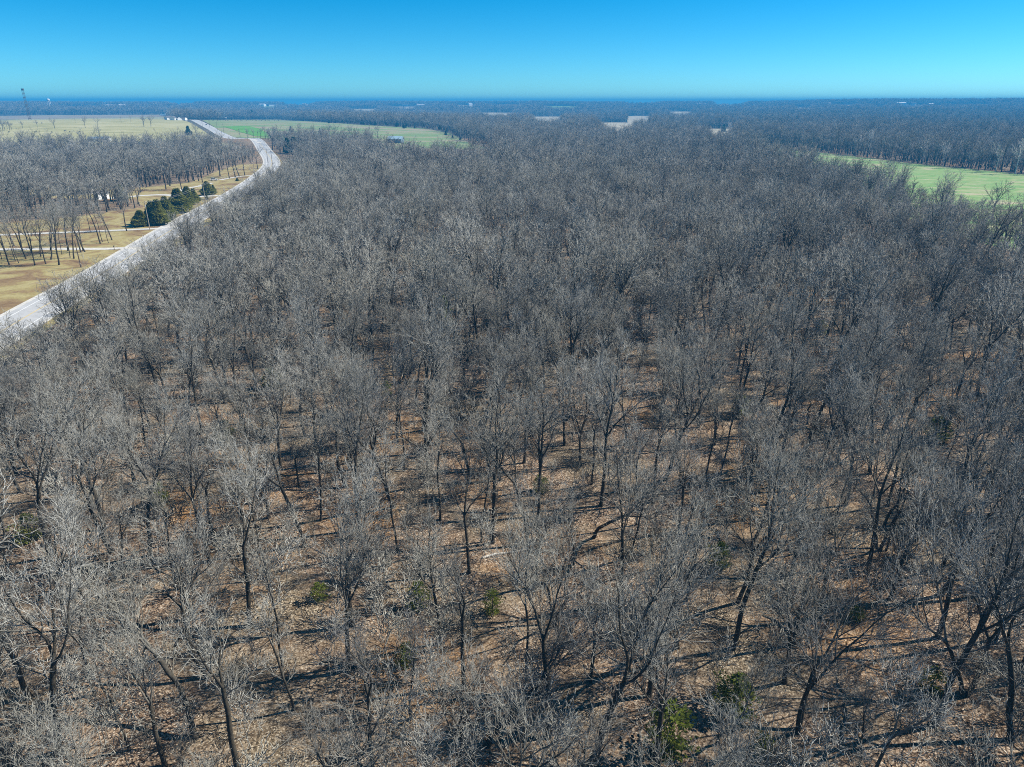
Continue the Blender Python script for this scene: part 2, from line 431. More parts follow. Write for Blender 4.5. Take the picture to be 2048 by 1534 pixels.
# ------------------------------------------------------------------ bare trees
def tubes(polys):
    """polys: list of (pts (n,3), radii (n,), sides, material) -> V, F, material index; all tubes of one shape at once."""
    groups = {}
    for P, r, s, m, *_ in polys: groups.setdefault((len(P), s, m), []).append((P, r))
    Vs, Fs, Ms, base = [], [], [], 0
    for (n, s, m), items in groups.items():
        P = np.array([i[0] for i in items]); r = np.array([i[1] for i in items]); k = len(items)
        T = np.empty_like(P); T[:, 1:-1] = P[:, 2:] - P[:, :-2]; T[:, 0] = P[:, 1] - P[:, 0]; T[:, -1] = P[:, -1] - P[:, -2]
        T /= np.linalg.norm(T, axis=2)[:, :, None] + 1e-9
        mean = T.mean(axis=1); ref = np.where(np.abs(mean[:, 2:3]) < .8, [[0, 0, 1.]], [[1., 0, 0]])[:, None, :]
        U = np.cross(T, np.broadcast_to(ref, T.shape)); U /= np.linalg.norm(U, axis=2)[:, :, None] + 1e-9
        W = np.cross(T, U)
        a = np.arange(s) * 2 * math.pi / s
        V = P[:, :, None, :] + r[:, :, None, None] * (U[:, :, None, :] * np.cos(a)[None, None, :, None] + W[:, :, None, :] * np.sin(a)[None, None, :, None])
        idx = (np.arange(k * n * s).reshape(k, n, s)) + base
        nx = np.roll(idx, -1, axis=2)
        F = np.stack([idx[:, :-1], idx[:, 1:], nx[:, 1:], nx[:, :-1]], axis=-1).reshape(-1, 4)
        Vs.append(V.reshape(-1, 3)); Fs.append(F); Ms.append(np.full(len(F), m)); base += k * n * s
    return np.concatenate(Vs), np.concatenate(Fs), np.concatenate(Ms)

LODS = [  # side children per branch of level 1,2,3 / twig radius / segments per level / tube sides
    dict(n2=8, n3=6, n4=4, rt=(.025, .0135), seg=(9, 8, 5, 4, 2), sides=(9, 6, 5, 4, 3), deep=4),
    dict(n2=7, n3=6, n4=3, rt=(.042, .028), seg=(6, 5, 4, 2, 1), sides=(6, 5, 3, 3, 3), deep=4),
    dict(n2=6, n3=6, n4=0, rt=(.072, .047), seg=(4, 3, 2, 1, 1), sides=(5, 4, 3, 3, 3), deep=3),
    dict(n2=6, n3=4, n4=0, rt=(.11, .08), seg=(2, 2, 1, 1, 1), sides=(3, 3, 3, 3, 3), deep=3),
]
def unit(v): return v / (np.linalg.norm(v) + 1e-9)
def tilt(d, ang, az):
    ref = np.array([0, 0, 1.]) if abs(d[2]) < .9 else np.array([1., 0, 0])
    u = unit(np.cross(d, ref)); w = np.cross(d, u)
    return d * math.cos(ang) + (u * math.cos(az) + w * math.sin(az)) * math.sin(ang)

def grow_tree(seed, H, style, lod):
    r = random.Random(seed); g = np.random.default_rng(seed)
    L = LODS[lod]; polys = []
    def path(p, d, length, r0, r1, lvl, wob, lift):
        n = L['seg'][lvl]; P = [np.array(p, float)]; d = unit(np.array(d, float)); st = length / n
        N = g.normal(0, 1, (n, 3))
        for i in range(n):
            d = unit(d + N[i] * wob + np.array([0, 0, lift])); P.append(P[-1] + d * st)
        P = np.array(P); t = np.linspace(0, 1, n + 1)
        rad = r0 + (r1 - r0) * t ** .8
        polys.append((P, rad, L['sides'][lvl], 0 if lvl == 0 else (1 if lvl <= 2 else 2), lvl))
        return P, rad
    def along(P, s):
        f = s * (len(P) - 1); i = min(int(f), len(P) - 2); w = f - i
        return P[i] * (1 - w) + P[i + 1] * w, unit(P[i + 1] - P[i])
    def kids(P, rad, length, lvl, depth_scale=1.0):
        if lvl > L['deep']: return
        n = (0, 0, L['n2'], L['n3'], L['n4'])[lvl]
        if lvl == 2: n = max(3, int(n * min(1.3, length / (H * .42))))
        az = r.uniform(0, 6.28)
        for i in range(n):
            s = .18 + .82 * (i + r.random() * .9) / n if lvl == 2 else .12 + .88 * (i + r.random()) / n
            s = min(s, .99)
            q, d = along(P, s); az += 2.4 + r.uniform(-.5, .5)
            nd = tilt(d, r.uniform(.42, .88) if lvl < 4 else r.uniform(.3, .8), az)
            k = (.50 - .22 * s) if lvl == 2 else (.56 - .22 * s) if lvl == 3 else (.62 - .2 * s)
            ln = length * k * r.uniform(.65, 1.25)
            ln = max(ln, (0, 0, 1.2, .8, .45)[lvl])
            rs = float(np.interp(s, np.linspace(0, 1, len(rad)), rad))
            r0 = min(rs * .72, (0, 0, .075, L['rt'][0] * 1.25, L['rt'][0] * .8)[lvl] * (.7 + ln / (0, 1, 4., 2., 1.2)[lvl] * .5))
            r0 = max(r0, L['rt'][1] * 1.15); r1 = max(L['rt'][1] * .55, r0 * .3)
            C, cr = path(q, nd, ln, r0, r1, lvl, (.1, .12, .13, .11, .09)[lvl], (.0, .03, .085, .11, .09)[lvl])
            kids(C, cr, ln, lvl + 1)
    st = dict(fork=.36, nl=3, spread=.5, wob=.045, rt=.0108 * H + .03, lead=0, low=3, lean=.06, crown=.58)
    st.update(style)
    fh = H * st['fork']; r0 = st['rt'] * (1, 1.2, 1.3, 1.5)[lod]
    d0 = tilt(np.array([0, 0, 1.]), st['lean'] * r.uniform(.6, 1.2), r.uniform(0, 6.28))
    starts = [(np.array([0, 0, -.35]), d0, fh + .35, r0)]
    if st.get('twin'):
        a = r.uniform(0, 6.28)
        starts = [(np.array([math.cos(a) * .12 * s, math.sin(a) * .12 * s, -.35]), tilt(np.array([0, 0, 1.]), st['twin'] * r.uniform(.7, 1.2), -a + (0 if s > 0 else math.pi)), fh + .35, r0 * .8) for s in (1, -1)]
    for p, d, ln, rr_ in starts:
        P, rad = path(p, d, ln, rr_ * 1.12, rr_ * .78, 0, st['wob'], .01)
        rad[0] *= 1.35
        polys[-1] = (P, rad, L['sides'][0], 0, 0)
        top, td = P[-1], unit(P[-1] - P[-2])
        for i in range(st['low']):                                  # low side branches on the trunk
            s = r.uniform(.45, .97); q, dd = along(P, s); bl = H * r.uniform(.10, .24)
            C, cr = path(q, tilt(dd, r.uniform(.8, 1.25), r.uniform(0, 6.28)), bl, rr_ * .26, .02, 2, .16, .05)
            kids(C, cr, bl, 3)
        nl = st['nl'] if not st.get('twin') else max(2, st['nl'] - 1)
        az = r.uniform(0, 6.28)
        for i in range(nl):
            az += 6.283 / nl + r.uniform(-.5, .5)
            leadlimb = (i == 0 and st['lead'])
            ang = .10 if leadlimb else st['spread'] * r.uniform(.6, 1.3)
            ln = H * st['crown'] * (1.0 if leadlimb else r.uniform(.62, 1.0))
            r1_ = rr_ * (.74 if leadlimb else .78 / math.sqrt(nl) + .12 * r.random())
            C, cr = path(top - td * .1 * (i % 2), tilt(td, ang, az), ln, r1_, max(.022, r1_ * .16), 1, .12 if not leadlimb else .07, .065)
            polys[-1] = (C, cr, L['sides'][1], 0 if r1_ > .10 else 1, 1)
            if L['deep'] >= 3:                                      # a strong secondary fork on each limb
                q, dd = along(C, r.uniform(.25, .5)); l2 = ln * r.uniform(.5, .72)
                D, dr = path(q, tilt(dd, r.uniform(.4, .75), r.uniform(0, 6.28)), l2, r1_ * .6, .02, 1, .13, .07)
                kids(D, dr, l2, 2)
            kids(C, cr, ln, 2)
    return polys

STYLES = [
    (17.5, dict(fork=.40, nl=4, spread=.48), 'vase shaped bare oak whose dark trunk opens into four spreading limbs'),
    (18.5, dict(fork=.50, nl=3, spread=.35, lead=1, low=5), 'tall bare oak with one straight central trunk and a narrow crown'),
    (16.5, dict(fork=.30, nl=2, spread=.42, twin=.18, low=2, crown=.68), 'bare oak with two trunks rising in a V from one base'),
    (15.5, dict(fork=.43, nl=3, spread=.5, wob=.13, lean=.22), 'bare oak with a crooked leaning trunk and a lopsided crown'),
    (17.0, dict(fork=.50, nl=2, spread=.45, crown=.5, low=4), 'bare oak whose long trunk forks high into two limbs'),
    (14.0, dict(fork=.62, nl=2, spread=.35, lead=1, rt=.115, crown=.36, low=6), 'slim bare pole tree with a small twiggy top'),
    (16.0, dict(fork=.36, nl=4, spread=.62, rt=.26), 'stout bare oak forking low into a broad rounded crown'),
    (18.0, dict(fork=.45, nl=3, spread=.42, wob=.08, low=6), 'tall bare oak with three upswept limbs and low side branches'),
]
def split_meshes(polys, name):
    """trunk, each main limb, and the crown of branches and twigs as meshes of their own"""
    A = [p for p in polys if p[4] == 0]; B = [p for p in polys if p[4] > 1]; Ls = [p for p in polys if p[4] == 1]
    out = []
    for nm, q in [('trunk', A)] + [('limb', [p]) for p in Ls] + [('crown', B)]:
        V, F, Mi = tubes(q)
        mats = [M['trunk'], M['limb'], M['twig']]
        out.append((nm, raw_mesh(name + '_' + nm, V, F, mats, Mi, True)))
    return out
NEAR = []                                                            # 16 detailed shapes
for k in range(16):
    Hh, stl, lab = STYLES[k % 8]
    NEAR.append((split_meshes(grow_tree(100 + k, Hh * (1 if k < 8 else .92), stl, 0), 'bare_oak'), Hh, lab))

def src_collection(name, n, lod, seed, hs=(14, 18.5), styles=STYLES, pale=False):
    c = bpy.data.collections.new(name)
    for k in range(n):
        Hh, stl, _ = styles[k % len(styles)]
        V, F, Mi = tubes(grow_tree(seed + k, Hh, stl, lod))
        mats = [M['trunk'], M['limb'], M['twig']] if not pale else [M['pale']] * 3
        c.objects.link(bpy.data.objects.new('%s_shape' % name, raw_mesh(name, V, F, mats, Mi, True)))
    return c

TOWN = [(212, 214), (220, 216), (228, 213), (236, 212), (224, 217.5), (245, 216), (254, 217), (262, 217), (1186, 210), (1200, 211), (1225, 210), (1238, 209), (1260, 211), (1284, 210), (1322, 210), (1341, 210), (1408, 213), (1398, 212), (1555, 208), (1570, 208), (1598, 208), (1612, 207), (1655, 211), (1800, 212), (1826, 211), (1860, 214), (525, 213.5), (545, 213.5), (455, 213), (610, 213), (810, 213), (842, 214), (940, 212)]
TOWNXY = [G(*q) for q in TOWN]
# ------------------------------------------------------------------ scattering
def blocked(x, y, road_gap=7.5):
    b = np.zeros(len(x), bool)
    for poly in CLEAR: b |= inside(poly, x, y)
    b |= inside(LAWN, x, y)
    D = np.full(len(x), 1e9)
    for i in range(0, len(RC), 2): D = np.minimum(D, np.hypot(x - RC[i, 0], y - RC[i, 1]) )
    rx = np.interp(y, RC[:, 1], RC[:, 0]); sl = np.interp(y, RC[:, 1], np.gradient(RC[:, 0], RC[:, 1]))
    side = (x - rx) / np.sqrt(1 + sl * sl)
    b |= (side > -14) & (side < road_gap + 9.0 * (1 - smooth(420, 560, y)) + 3 * smooth(560, 640, y) + 9 * smooth(440, 480, y) * (1 - smooth(620, 650, y))) & (y < 1750)
    b |= (side > -45) & (side < 0) & (y > 600) & (y < 1750)
    for tx, ty in TOWNXY: b |= ((x - tx) / 70) ** 2 + ((y - ty + 150) / 200) ** 2 < 1
    b |= np.hypot(x + 137, (y - 866) * .8) < 34                     # the barn's yard
    b |= inside(BARNYARD, x, y)
    return b

def roadside(x, y):
    rx = np.interp(y, RC[:, 1], RC[:, 0]); sl = np.interp(y, RC[:, 1], np.gradient(RC[:, 0], RC[:, 1]))
    return .66 + .34 * smooth(16, 40, np.abs((x - rx) / np.sqrt(1 + sl * sl))) if np.ndim(x) else float(.66 + .34 * smooth(16, 40, abs((x - rx) / math.sqrt(1 + sl * sl))))

class Hash:
    def __init__(s, c): s.c = c; s.d = {}
    def ok(s, x, y, m):
        i, j = int(x // s.c), int(y // s.c)
        for a in (-1, 0, 1):
            for b in (-1, 0, 1):
                for (u, v) in s.d.get((i + a, j + b), ()):
                    if (u - x) ** 2 + (v - y) ** 2 < m * m: return False
        return True
    def add(s, x, y): s.d.setdefault((int(x // s.c), int(y // s.c)), []).append((x, y))

def project(x, y, z):
    dz = z - CAM_H; f = y * math.cos(PITCH) - dz * math.sin(PITCH); u = y * math.sin(PITCH) + dz * math.cos(PITCH)
    return 1024 + FOC * x / f, 767 - FOC * u / f

def put_tree(px, py, shape, rz, s=1.0, lean=None, label=None, group='bare oaks of the near wood', name='bare_oak', xy=None):
    x, y = xy if xy else G(px, py)
    root = empty(name, (x, y, float(terrain(x, y))), rz)
    parts, Hh, lab = NEAR[shape]
    if math.hypot(x, y) > 330: parts = FARP[shape]
    for nm, me in parts: lk(bpy.data.objects.new(nm, me), root)
    root_shape[root.name] = shape
    root.scale = (s, s, s)
    if lean: root.rotation_euler = (lean[0], lean[1], rz)
    tag(root, label or lab, 'tree', group)
    HASH.add(x, y)
    return root
HASH = Hash(6.0); root_shape = {}
FARP = [split_meshes(grow_tree(100 + k, STYLES[k % 8][0], STYLES[k % 8][1], 2), 'field_tree') for k in range(16)]
# trees of the foreground that can be told apart, by the foot of their trunk in the photograph
HAND = [
    (705, 1250, 0, .3, 1.0, None, 'large dark bare oak standing over the orange leaf clearing, beside the yellow green cedar'),
    (971, 1495, 3, 2.2, 1.0, (0, -.12), 'crooked bare oak leaning over the small cedar, its bent trunk forking in two'),
    (1096, 1475, 4, 1.0, .98, None, None), (1180, 1525, 7, .5, 1.05, None, None), (1053, 1378, 5, .2, .95, (0, .05), None),
    (655, 1532, 3, .9, 1.05, (0, -.1), None), (795, 1105, 5, 1.4, 1.0, None, 'thin straight bare tree at the upper edge of the orange leaf clearing'),
    (610, 1092, 4, 2.8, .95, None, None), (1465, 1297, 1, 1.9, .95, None, None), (1597, 1462, 2, .15, 1.05, None, 'bare oak with two stout dark trunks parting in a wide V near the green cedar'),
    (1867, 1449, 1, 2.0, 1.0, None, 'straight dark bare oak throwing a long bold trunk shadow on tan leaves'),
    (1930, 1390, 2, 2.2, 1.12, (0, .08), None), (2022, 1482, 7, 3.0, 1.0, (0, .04), None), (115, 1505, 7, 1.2, 1.05, (0, -.05), None),
    (395, 1476, 3, 4.2, 1.1, (0, -.05), None), (500, 1252, 4, .7, .95, None, None), (475, 1534, 12, 1.1, 1.0, None, None), (160, 1534, 11, .4, .8, None, None),
    (1355, 1292, 3, 5.6, 1.05, (0, .08), 'slanting bare oak with a long dark trunk leaning over a pale green cedar'),
    (1312, 1534, 6, .8, .85, None, None), (1738, 1128, 9, .3, .95, None, None), (1757, 1098, 2, 1.3, 1.0, None, None), (1772, 1102, 13, .5, .85, (0, .1), None),
    (985, 1085, 1, .9, .95, None, None), (1057, 1090, 4, 2.1, .9, None, None), (962, 1085, 13, .2, .95, None, None), (1185, 1075, 3, .9, .95, None, None),
    (1585, 1290, 12, 1.7, .9, None, None), (1475, 1205, 15, .7, .95, None, None), (1240, 1205, 9, 2.2, .9, None, None), (1500, 1105, 3, 2.6, .9, None, None),
    (205, 1300, 5, 2.2, .95, None, None), (130, 1260, 13, .2, 1.0, None, None), (300, 1110, 7, .6, .95, None, None), (210, 1060, 4, 1.6, 1.0, None, None),
    (355, 1180, 13, 1.6, .9, None, None), (60, 1395, 1, .6, .9, None, None), (590, 1420, 13, 3.0, .85, None, None), (745, 1530, 12, 2.0, .85, None, None),
    (1880, 1190, 7, 1.1, 1.0, None, None), (1960, 1190, 0, .6, 1.05, None, None), (1640, 1240, 8, 1.4, .95, None, None), (1690, 1010, 0, 2.2, 1.0, None, None),
    (880, 1040, 5, 2.7, 1.0, None, None), (850, 905, 1, 2.1, 1.05, None, None), (905, 760, 4, .4, 1.15, None, None), (1160, 930, 10, .9, 1.0, None, None),
    (1330, 960, 7, .2, 1.0, None, None), (1410, 985, 13, .8, 1.0, None, None), (700, 940, 0, 1.2, .95, None, None), (560, 935, 8, .9, .95, None, None), (2010, 1030, 6, .4, 1.0, None, None),
    (820, 1440, 13, .5, .7, None, None), (1430, 1490, 11, 3.2, .6, None, None), (1720, 1534, 13, 2.1, .6, None, None), (920, 1534, 10, .2, .72, None, None),
    (260, 1500, 5, 1.4, .75, None, None), (330, 1534, 8, 1.9, .85, None, None), (20, 1534, 0, .4, .95, None, None), (1990, 1280, 9, 1.1, .95, None, None),
]
for h in HAND: put_tree(h[0], h[1], h[2], h[3], h[4], h[5], h[6])
for px, py, *_ in [(750, 1160), (790, 1180), (850, 1190), (640, 1180), (1780, 1330), (1700, 1400)]:      # keep the open leaf patches free
    HASH.add(*G(px, py))

# the main wood, tree by tree
cand = np.column_stack([rng.uniform(-330, 430, 150000), rng.uniform(27, 1000, 150000)])
k = (np.abs(cand[:, 0]) < .80 * cand[:, 1] + 48) & ~blocked(cand[:, 0], cand[:, 1])
cand = cand[k]
WOOD = []
patch = np.sin(cand[:, 0] / 23 + 1.1) * np.sin(cand[:, 1] / 31 + .3) + .6 * np.sin(cand[:, 0] / 9 - cand[:, 1] / 13)
for (x, y), pa in zip(cand, patch):
    m = 4.35 + .7 * pa - .2 * smooth(90, 150, y)
    if y > 420: m += .4
    if HASH.ok(x, y, m): HASH.add(x, y); WOOD.append((x, y))
WOOD = np.array(WOOD)
# the nearest ones in view are objects of their own
X, Y = WOOD[:, 0], WOOD[:, 1]
cx_, cy_ = project(X, Y, 9.0); bx_, by_ = project(X, Y, 0.0)
dist = np.sqrt(X * X + Y * Y + (CAM_H - 8) ** 2)
inview = (cx_ > -60) & (cx_ < 2108) & (cy_ < 1600) & (Y > 27)
order = np.argsort(np.where(inview, dist, 1e9))[:225]
solo = np.zeros(len(X), bool); solo[order] = True
for i in order:
    k_ = int(rng.choice(16, p=np.array([3, 6, 1, 2, 4, 6, 1, 4] * 2) / 54.0))
    put_tree(0, 0, k_, float(rng.uniform(0, 6.28)), float(rng.uniform(.62, 1.06)) * roadside(X[i], Y[i]), (float(rng.normal(0, .04)), float(rng.normal(0, .04))), xy=(X[i], Y[i]))

def gn_scatter(name, pts, coll, rot, scl, idx, label, cat):
    """One object that holds a mass of trees: points with size, turn and shape, instanced by geometry nodes."""
    n = len(pts)
    me = bpy.data.meshes.new(name)
    me.vertices.add(n); me.vertices.foreach_set('co', np.asarray(pts, np.float32).ravel())
    for nm, ty, arr in (('turn', 'FLOAT_VECTOR', rot), ('size', 'FLOAT_VECTOR', scl)):
        at = me.attributes.new(nm, ty, 'POINT'); at.data.foreach_set('vector', np.asarray(arr, np.float32).ravel())
    at = me.attributes.new('shape', 'INT', 'POINT'); at.data.foreach_set('value', np.asarray(idx, np.int32))
    me.update()
    o = lk(bpy.data.objects.new(name, me)); tag(o, label, cat, kind='stuff')
    ng = bpy.data.node_groups.new(name, 'GeometryNodeTree')
    ng.interface.new_socket('Geometry', in_out='INPUT', socket_type='NodeSocketGeometry')
    ng.interface.new_socket('Geometry', in_out='OUTPUT', socket_type='NodeSocketGeometry')
    N, Lk = ng.nodes, ng.links
    gi, go = N.new('NodeGroupInput'), N.new('NodeGroupOutput')
    ci = N.new('GeometryNodeCollectionInfo'); ci.inputs['Collection'].default_value = coll
    ci.inputs['Separate Children'].default_value = True; ci.inputs['Reset Children'].default_value = True
    ip = N.new('GeometryNodeInstanceOnPoints'); ip.inputs['Pick Instance'].default_value = True
    def attr(nm, ty):
        a = N.new('GeometryNodeInputNamedAttribute'); a.data_type = ty; a.inputs['Name'].default_value = nm; return a.outputs['Attribute']
    Lk.new(gi.outputs[0], ip.inputs['Points']); Lk.new(ci.outputs[0], ip.inputs['Instance'])
    Lk.new(attr('shape', 'INT'), ip.inputs['Instance Index']); Lk.new(attr('turn', 'FLOAT_VECTOR'), ip.inputs['Rotation']); Lk.new(attr('size', 'FLOAT_VECTOR'), ip.inputs['Scale'])
    Lk.new(ip.outputs[0], go.inputs[0])
    md = o.modifiers.new('trees', 'NODES'); md.node_group = ng
    return o

def pick(k, n):
    w = np.array([(3, 6, 1, 2, 4, 6, 1, 4)[i % 8] for i in range(k)], float)
    return rng.choice(k, n, p=w / w.sum())
def scatter(name, xy, coll, label, cat, smin=.72, smax=1.08, wide=1.0, tiltsd=.04):
    n = len(xy); z = terrain(xy[:, 0], xy[:, 1])
    rot = np.column_stack([rng.normal(0, tiltsd, n), rng.normal(0, tiltsd, n), rng.uniform(0, 6.283, n)])
    s = rng.uniform(smin, smax, n) * (roadside(xy[:, 0], xy[:, 1]) if name.startswith('bare_wood') else 1); scl = np.column_stack([s * wide, s * wide, s])
    return gn_scatter(name, np.column_stack([xy, z]), coll, rot, scl, pick(len(coll.objects), n), label, cat)

LOD1 = src_collection('bare_oak_mid', 14, 1, 300)
LOD2 = src_collection('bare_oak_far', 12, 2, 400)
LOD3 = src_collection('bare_oak_distant', 10, 3, 500)
rest = ~solo
a = rest & (dist < 330); b = rest & (dist >= 330)
scatter('bare_wood', WOOD[a], LOD1, 'dense bare grey oak wood filling the middle ground behind the nearest trees', 'wood', .60, 1.12)
scatter('bare_wood_edge', WOOD[b], LOD2, 'far part of the bare grey wood reaching to the fields and driveways', 'wood', .75, 1.1)

# thin saplings under the canopy
def sapling_src():
    c = bpy.data.collections.new('sapling'); 
    for k in range(8):
        P = grow_tree(700 + k, 5.5, dict(fork=.55, nl=2, spread=.4, lead=1, rt=.035, crown=.45, low=4, wob=.07), 1)
        P = [(p, np.minimum(r, .04), 3, 2 if k % 2 else 1) for p, r, s, m, *_ in P]
        P = [q for i, q in enumerate(P) if i < 12 or i % 3 == 0]
        V, F, Mi = tubes(P)
        c.objects.link(bpy.data.objects.new('sapling_shape', raw_mesh('sapling', V, F, [M['trunk'], M['limb'], M['twig']], Mi, True)))
    return c
sx = np.column_stack([rng.uniform(-160, 200, 26000), rng.uniform(12, 190, 26000)])
sx = sx[(np.abs(sx[:, 0]) < .8 * sx[:, 1] + 25) & ~blocked(sx[:, 0], sx[:, 1], 6)][:3000]
scatter('sapling_undergrowth', sx, sapling_src(), 'thin bare saplings and brush under the oaks', 'undergrowth', .35, 1.25)

# distant woods out to the horizon
def far_points(r0, r1, n):
    th_ = rng.uniform(-.80, .80, n); r_ = np.sqrt(rng.uniform(r0 * r0, r1 * r1, n))
    x, y = r_ * np.sin(th_), r_ * np.cos(th_)
    k = (y > 0) & ~blocked(x, y, 30)
    return np.column_stack([x, y])[k]
A_ = far_points(950, 2300, 62000); A_ = A_[(A_[:, 1] > 1000) | (A_[:, 0] < -332) | (A_[:, 0] > 432)]
B_ = np.column_stack([rng.uniform(-900, -330, 9000), rng.uniform(200, 1000, 9000)]); B_ = B_[~blocked(B_[:, 0], B_[:, 1]) & (np.abs(B_[:, 0]) < .8 * B_[:, 1] + 48)]
C_ = np.column_stack([rng.uniform(430, 900, 9000), rng.uniform(300, 1000, 9000)]); C_ = C_[~blocked(C_[:, 0], C_[:, 1]) & (np.abs(C_[:, 0]) < .8 * C_[:, 1] + 48)]
scatter('distant_wood', np.concatenate([A_, B_, C_]), LOD3 if False else LOD2, 'hazy bare woods beyond the fields and along the valley', 'wood', .75, 1.15)
edge = np.array([(262, 774), (281, 749), (304, 644), (320, 550), (344, 480), (404, 382), (442, 272)], float)
tt_ = rng.uniform(0, len(edge) - 1.001, 420); ii_ = tt_.astype(int); ff_ = (tt_ - ii_)[:, None]
E_ = edge[ii_] * (1 - ff_) + edge[ii_ + 1] * ff_ + np.column_stack([rng.uniform(1, 14, 420), rng.uniform(0, 8, 420)])
scatter('treeline_brush', E_, LOD2, 'bare brush and small trees along the foot of the blue treeline', 'brush', .3, .72)
D_ = far_points(2300, 4500, 46000)
scatter('horizon_wood', np.concatenate([D_, far_points(4500, 7300, 16000)]), LOD3, 'blue wooded country running to the horizon', 'wood', .85, 1.15, 2.0)

# ------------------------------------------------------------------ trees of the lawn, the pasture and the field edges
def dims(px, py, ptop):
    x, y = G(px, py); z = float(terrain(x, y))
    u, f, d = ray(px, ptop); t = y / f
    return x, y, max(1.0, CAM_H + d * t - z)
lawn = [(102, 528), (165, 490), (200, 510), (275, 462), (370, 530), (485, 520), (540, 472), (625, 530), (655, 418), (742, 452), (782, 462), (855, 395), (880, 380), (900, 390),
        (1065, 305), (1085, 288), (1148, 298), (1185, 265), (240, 385), (50, 380), (535, 375), (720, 380), (955, 182), (20, 470), (430, 440), (330, 400), (600, 350), (150, 330)]
lawn = [(a / 5.29, 430 + b / 5.29) for a, b in lawn]
for i, (px, py) in enumerate(lawn):
    put_tree(px, py, (1, 5, 13, 4, 9, 12, 7)[i % 7], i * 1.3, .82 + .05 * (i % 4), group='bare trees of the driveway grove', label='tall thin bare tree standing on the lawn by the gravel driveways')
put_tree(253.6, 462, 0, .7, .95, label='bare oak with a dark forked trunk at the edge of the utility pole driveway', group=None)
for i, (px, py) in enumerate([(364, 380), (459, 357), (471, 354.6), (479, 353), (490, 351), (516, 338), (332, 379), (340, 372), (261, 377), (257, 373), (232, 385), (215, 374), (405, 365), (398, 362), (440, 352), (300, 372), (281, 385), (445, 340), (425, 345)]):
    put_tree(px, py, (0, 4, 6, 7, 1, 8)[i % 6], i * 1.7, .9 + .05 * (i % 4), group='bare trees behind the cedar row', label='bare oak standing in the open yard behind the cedar row')
PT = [(75, 255, 240, 0, 'low bare tree beside the dark thicket on the pasture'), (45, 257, 243, 6, 'small bare tree nearest the dark thicket on the pasture'), (110, 257, 236, 14, 'dense bushy bare tree alone amid the pasture with cattle below'),
      (151, 246, 237, 5, 'thin small bare tree by the pasture fence'), (171, 256, 232, 0, 'tall spreading bare tree of the pasture pair'), (196, 256, 235, 8, 'rounded bare tree of the pasture pair'), (183, 276, 253, 3, 'leaning bare tree at the near edge of the pasture'), (199, 274, 252, 4, 'upright bare tree at the near edge of the pasture'),
      (243, 245, 233, 5, 'first slim bare sapling on the pasture fence'), (261, 245, 233, 13, 'second slim bare sapling on the pasture fence'), (288, 254, 232, 6, 'broad bare tree by the farm at the pasture edge'), (302, 253, 231, 14, 'second broad bare tree by the farm at the pasture edge'),
      (393, 274, 246, 6, 'spreading bare tree beside the cedar at the pasture corner'), (755, 276, 251, 6, 'broad bare oak standing left of the metal barn'), (700, 275, 252, 14, 'low domed bare tree in front of the wheat field'), (660, 272, 249, 6, 'rounded bare tree in the hedge before the wheat field'),
      (545, 300, 254, 14, 'big bare oak at the roadside bend beside the dark cedars'), (1985, 438, 368, 6, 'lone taller bare tree rising at the meadow corner of the wood'), (1636, 318, 302, 0, 'small bare tree at the near edge of the green meadow')]
for px, py, pt, sh, lab in PT:
    x, y, h = dims(px, py, pt)
    zt_ = max(v.co.z for v in FARP[sh][-1][1].vertices)
    s = min(h / zt_ * 1.15, 2.2)
    put_tree(px, py, sh, px * .7, s, label=lab, name='field_tree', group=None)
for i in range(11):                                                  # dark thicket at the left edge of the pasture
    x, y, h = dims(-22 + i * 4.6, 261 - (i % 3) * 1.2, 241)
    put_tree(0, 0, (6, 14, 0)[i % 3], i * 2.1, .85 - .035 * abs(i - 4), xy=(x, y), group='thicket trees on the pasture', label='bushy bare tree in the dark thicket at the end of the pasture')
for i, px in enumerate((1712, 1735, 1885, 1990, 2030, 1845, 1480, 1455)):      # pale sycamores of the far treeline
    py = 316 + max(0, px - 1700) * .115 - (28 if px > 1700 else 52)
    if not i: PALE = src_collection('pale_sycamore', 3, 2, 900, pale=True)
    x, y = G(px, py + 22); o = lk(bpy.data.objects.new('sycamore_tree', PALE.objects[i % 3].data)); o.location = (x, y, float(terrain(x, y))); o.rotation_euler.z = i; o.scale = (1.1,) * 3
    tag(o, 'white barked bare sycamore standing out in the blue treeline', 'tree', 'pale sycamores of the treeline')

